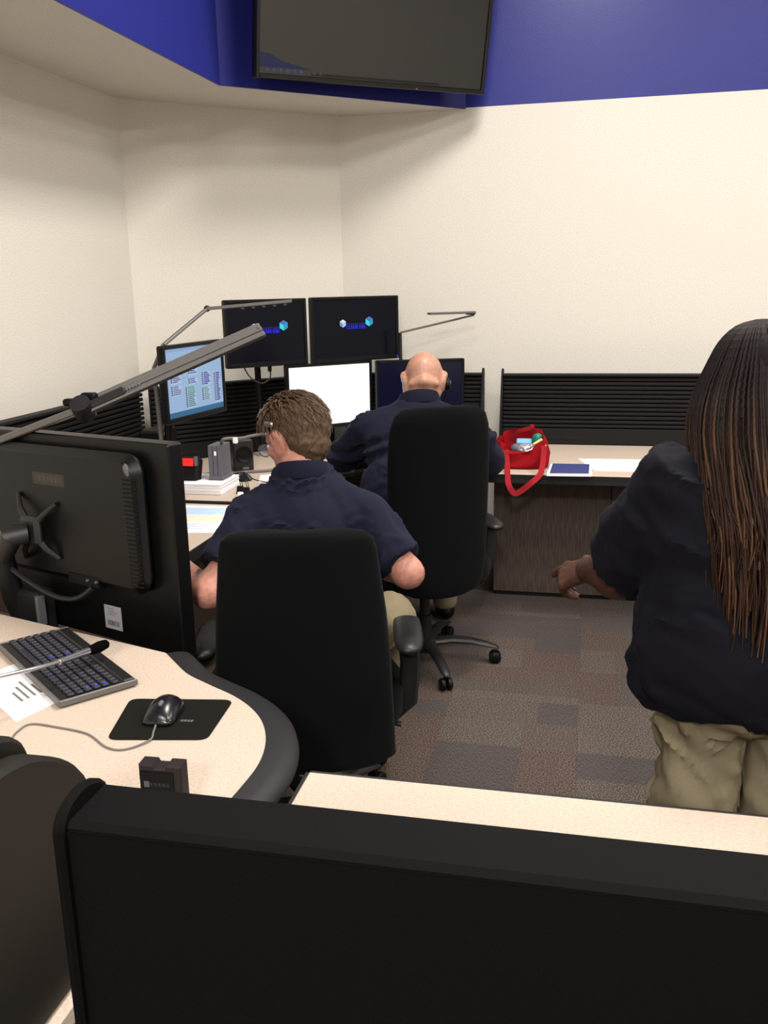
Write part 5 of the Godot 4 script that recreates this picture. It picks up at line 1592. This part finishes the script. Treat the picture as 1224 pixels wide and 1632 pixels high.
	single("cable", "thin dark cord lying near the bald man's elbow", "cable", Shape.new().tube(smooth_path([Vector3(-1.36, 0.7425, -4.75), Vector3(-1.30, 0.7425, -4.60), Vector3(-1.24, 0.7425, -4.50), Vector3(-1.22, 0.7425, -4.40), Vector3(-1.28, 0.7425, -4.36), Vector3(-1.34, 0.7425, -4.42)], 6), 0.002, 6), M.cable_dark, Vector3(-1.28, 0.7405, -4.5), "", 60.0)
	# clips, slip
	t = thing("binder_clip", "two-handled black binder clip on the front corner of the corner console", "clip", Vector3(-1.452, 0.7405, -3.62))
	for k in 2:
		part(t, "clip_body", Shape.new().extrude(PackedVector2Array([Vector2(-0.018, 0), Vector2(0.018, 0), Vector2(0.005, 0.032), Vector2(-0.005, 0.032)]), Transform3D(Basis(Vector3(0, 0, 1), Vector3.UP, Vector3(-1, 0, 0)), Vector3(0.004 + k * 0.036 - 0.014, 0, -0.06 + 0.02 * k)), 0.028, 0.002), M.black)
		part(t, "clip_wire", Shape.new().tube([Vector3(-0.02 + k * 0.036, 0.03, -0.06 + 0.02 * k), Vector3(-0.024 + k * 0.036, 0.055, -0.055 + 0.02 * k), Vector3(-0.014 + k * 0.036, 0.055, -0.055 + 0.02 * k), Vector3(-0.012 + k * 0.036, 0.03, -0.06 + 0.02 * k)], 0.0015, 6), M.black)
	part(t, "label", Shape.new().box(Vector3(0.004, 0.012, 0.012), Vector3(0.024, 0.020, 0.012), 0.002), M.white)
	single("paper_slip", "white slip of paper beside the man's chin on the corner console", "paper", slab([[-1.523, -4.062], [-1.457, -4.10], [-1.388, -3.963], [-1.477, -3.91]], 0.7405, 0.7415), M.paper, Vector3(-1.46, 0.7405, -4.0))

# ---------------------------------------------------------------- the counter with the red bag
func back_counter() -> void:
	var t := thing("tote_bag", "red cloth tote bag standing open on the back counter, its strap hanging over the edge", "bag", Vector3(-0.315, 0.741, -4.43))
	var n := 36
	var rows := []
	var spec := [[0.0, 0.125, 0.075], [0.02, 0.134, 0.084], [0.06, 0.132, 0.086], [0.10, 0.122, 0.082], [0.13, 0.116, 0.078]]
	var ring := func(y: float, hx: float, hz: float, rim: float, w: float) -> PackedVector3Array:
		var r := PackedVector3Array()
		for k in n:
			var a := -TAU * k / n
			var cx := cos(a)
			var cz := sin(a)
			var x := signf(cx) * pow(absf(cx), 0.6) * hx
			var z := signf(cz) * pow(absf(cz), 0.6) * hz
			# the front rim sags, the back and corners stand up
			var dy := rim * (0.024 * -cz * 0.9 + 0.006 * sin(a * 3.0 + 0.6) - 0.030 * maxf(cz, 0.0) * (1.0 - pow(absf(cx), 2.0)) + 0.02 * cx * maxf(-cz, 0.2))
			var wr := w * (0.009 * sin(a * 5.0 + y * 40.0) + 0.007 * sin(a * 9.0 - y * 65.0))
			r.append(Vector3(x * (1.0 + wr / hx), y + dy, z * (1.0 + wr / hz)))
		return r
	for q in spec: rows.append(ring.call(q[0], q[1], q[2], q[0] / 0.13, 0.3 + q[0] * 8.0))
	rows.append(ring.call(0.146, 0.110, 0.074, 1.1, 1.0))
	rows.append(ring.call(0.148, 0.107, 0.071, 1.1, 1.0))
	rows.append(ring.call(0.13, 0.108, 0.070, 1.0, 1.0))
	rows.append(ring.call(0.05, 0.118, 0.074, 0.3, 0.4))
	part(t, "bag_body", Shape.new().loft(rows), M.red, 60.0)
	var strap := func(pts: Array, w: float) -> Shape:
		var p := smooth_path(pts, 6)
		var s := Shape.new()
		var rr := []
		for i in p.size():
			var d: Vector3 = (p[mini(i + 1, p.size() - 1)] - p[maxi(i - 1, 0)]).normalized()
			var side := d.cross(Vector3(0.15, 0.2, 1.0).normalized()).normalized()
			var nn := side.cross(d)
			rr.append(PackedVector3Array([p[i] + side * w + nn * 0.001, p[i] - side * w + nn * 0.001, p[i] - side * w - nn * 0.001, p[i] + side * w - nn * 0.001]))
		return s.loft(rr)
	wpart(t, "strap", strap.call([Vector3(-0.380, 0.835, -4.345), Vector3(-0.372, 0.79, -4.315), Vector3(-0.360, 0.745, -4.235), Vector3(-0.347, 0.715, -4.135), Vector3(-0.322, 0.676, -4.125), Vector3(-0.29, 0.685, -4.125), Vector3(-0.235, 0.73, -4.135), Vector3(-0.206, 0.755, -4.20), Vector3(-0.20, 0.80, -4.31), Vector3(-0.199, 0.858, -4.35)], 0.013), M.red_strap, 60.0)
	wpart(t, "strap", strap.call([Vector3(-0.36, 0.86, -4.49), Vector3(-0.33, 0.905, -4.47), Vector3(-0.275, 0.925, -4.45), Vector3(-0.262, 0.935, -4.45), Vector3(-0.255, 0.90, -4.47), Vector3(-0.25, 0.86, -4.49)], 0.010), M.red_strap, 60.0)
	# what sticks out of the bag
	single("snack_packet", "light blue packet showing in the red bag", "packet", Shape.new().box(Vector3(-0.300, 0.858, -4.455), Vector3(0.075, 0.03, 0.018), 0.005, Basis(Vector3.RIGHT, -0.5)), mat(Color(0.45, 0.68, 0.85), 0.5), Vector3(-0.300, 0.845, -4.455))
	var tin := mat(Color(0.78, 0.78, 0.8), 0.3, 0.5, 0.7)
	var f := Field.new(Vector3(-0.40, 0.77, -4.52), Vector3(-0.2, 0.92, -4.34), 0.006, 200.0)
	f.egg(Vector3(-0.292, 0.826, -4.42), Vector3(0.05, 0.026, 0.03))
	f.egg(Vector3(-0.252, 0.838, -4.425), Vector3(0.02, 0.02, 0.02))
	var cn := FastNoiseLite.new()
	cn.seed = 3
	cn.frequency = 45.0
	f.bumps = func(p: Vector3, _n: Vector3) -> float: return 0.006 * cn.get_noise_3dv(p)
	single("foil_packet", "crumpled silver foil packet in the red bag", "packet", f.into(Shape.new()), tin, Vector3(-0.29, 0.80, -4.42), "", 15.0)
	single("grey_ball", "grey rolled bundle at the left of the bag's opening", "bundle", Shape.new().ball(Vector3(-0.340, 0.832, -4.42), Vector3(0.026, 0.022, 0.024), Basis(Vector3(0, 0, 1), 0.4)), M.grey, Vector3(-0.340, 0.81, -4.42), "", 60.0)
	t = thing("bottle", "bottle with a round green cap standing in the red bag", "bottle", Vector3(-0.236, 0.762, -4.445))
	part(t, "bottle_body", Shape.new().lathe([[0.024, 0.0], [0.026, 0.01], [0.026, 0.08], [0.018, 0.097], [0.018, 0.10]]), M.white, 50.0)
	part(t, "cap", Shape.new().lathe([[0.022, 0.098], [0.025, 0.103], [0.025, 0.122], [0.020, 0.134], [0.008, 0.139]]), mat(Color(0.05, 0.45, 0.36), 0.45), 50.0)
	single("snack_packet", "white and yellow packet at the right of the bag's opening", "packet", Shape.new().box(Vector3(-0.222, 0.852, -4.40), Vector3(0.05, 0.05, 0.014), 0.004, Basis(Vector3(0.2, 0.3, 1).normalized(), 0.6)), mat(Color(0.86, 0.84, 0.55), 0.45), Vector3(-0.222, 0.83, -4.40))
	# notebook and papers
	t = thing("notebook", "blue covered notebook lying at the counter's edge beside the red bag", "notebook", Vector3(-0.075, 0.741, -4.32))
	wpart(t, "pages", slab([[-0.170, -4.443], [0.019, -4.449], [0.026, -4.218], [-0.178, -4.205]], 0.7412, 0.752), M.paper)
	wpart(t, "cover", slab([[-0.160, -4.446], [0.014, -4.452], [0.012, -4.228], [-0.166, -4.215]], 0.7522, 0.7545, 0.0006), M.notebook)
	single("paper_sheet", "white sheet on the back counter, partly hidden by the woman's shoulder", "paper", slab([[-0.043, -4.645], [0.30, -4.66], [0.29, -4.36], [0.035, -4.36]], 0.7405, 0.743), M.paper, Vector3(0.14, 0.7405, -4.5))
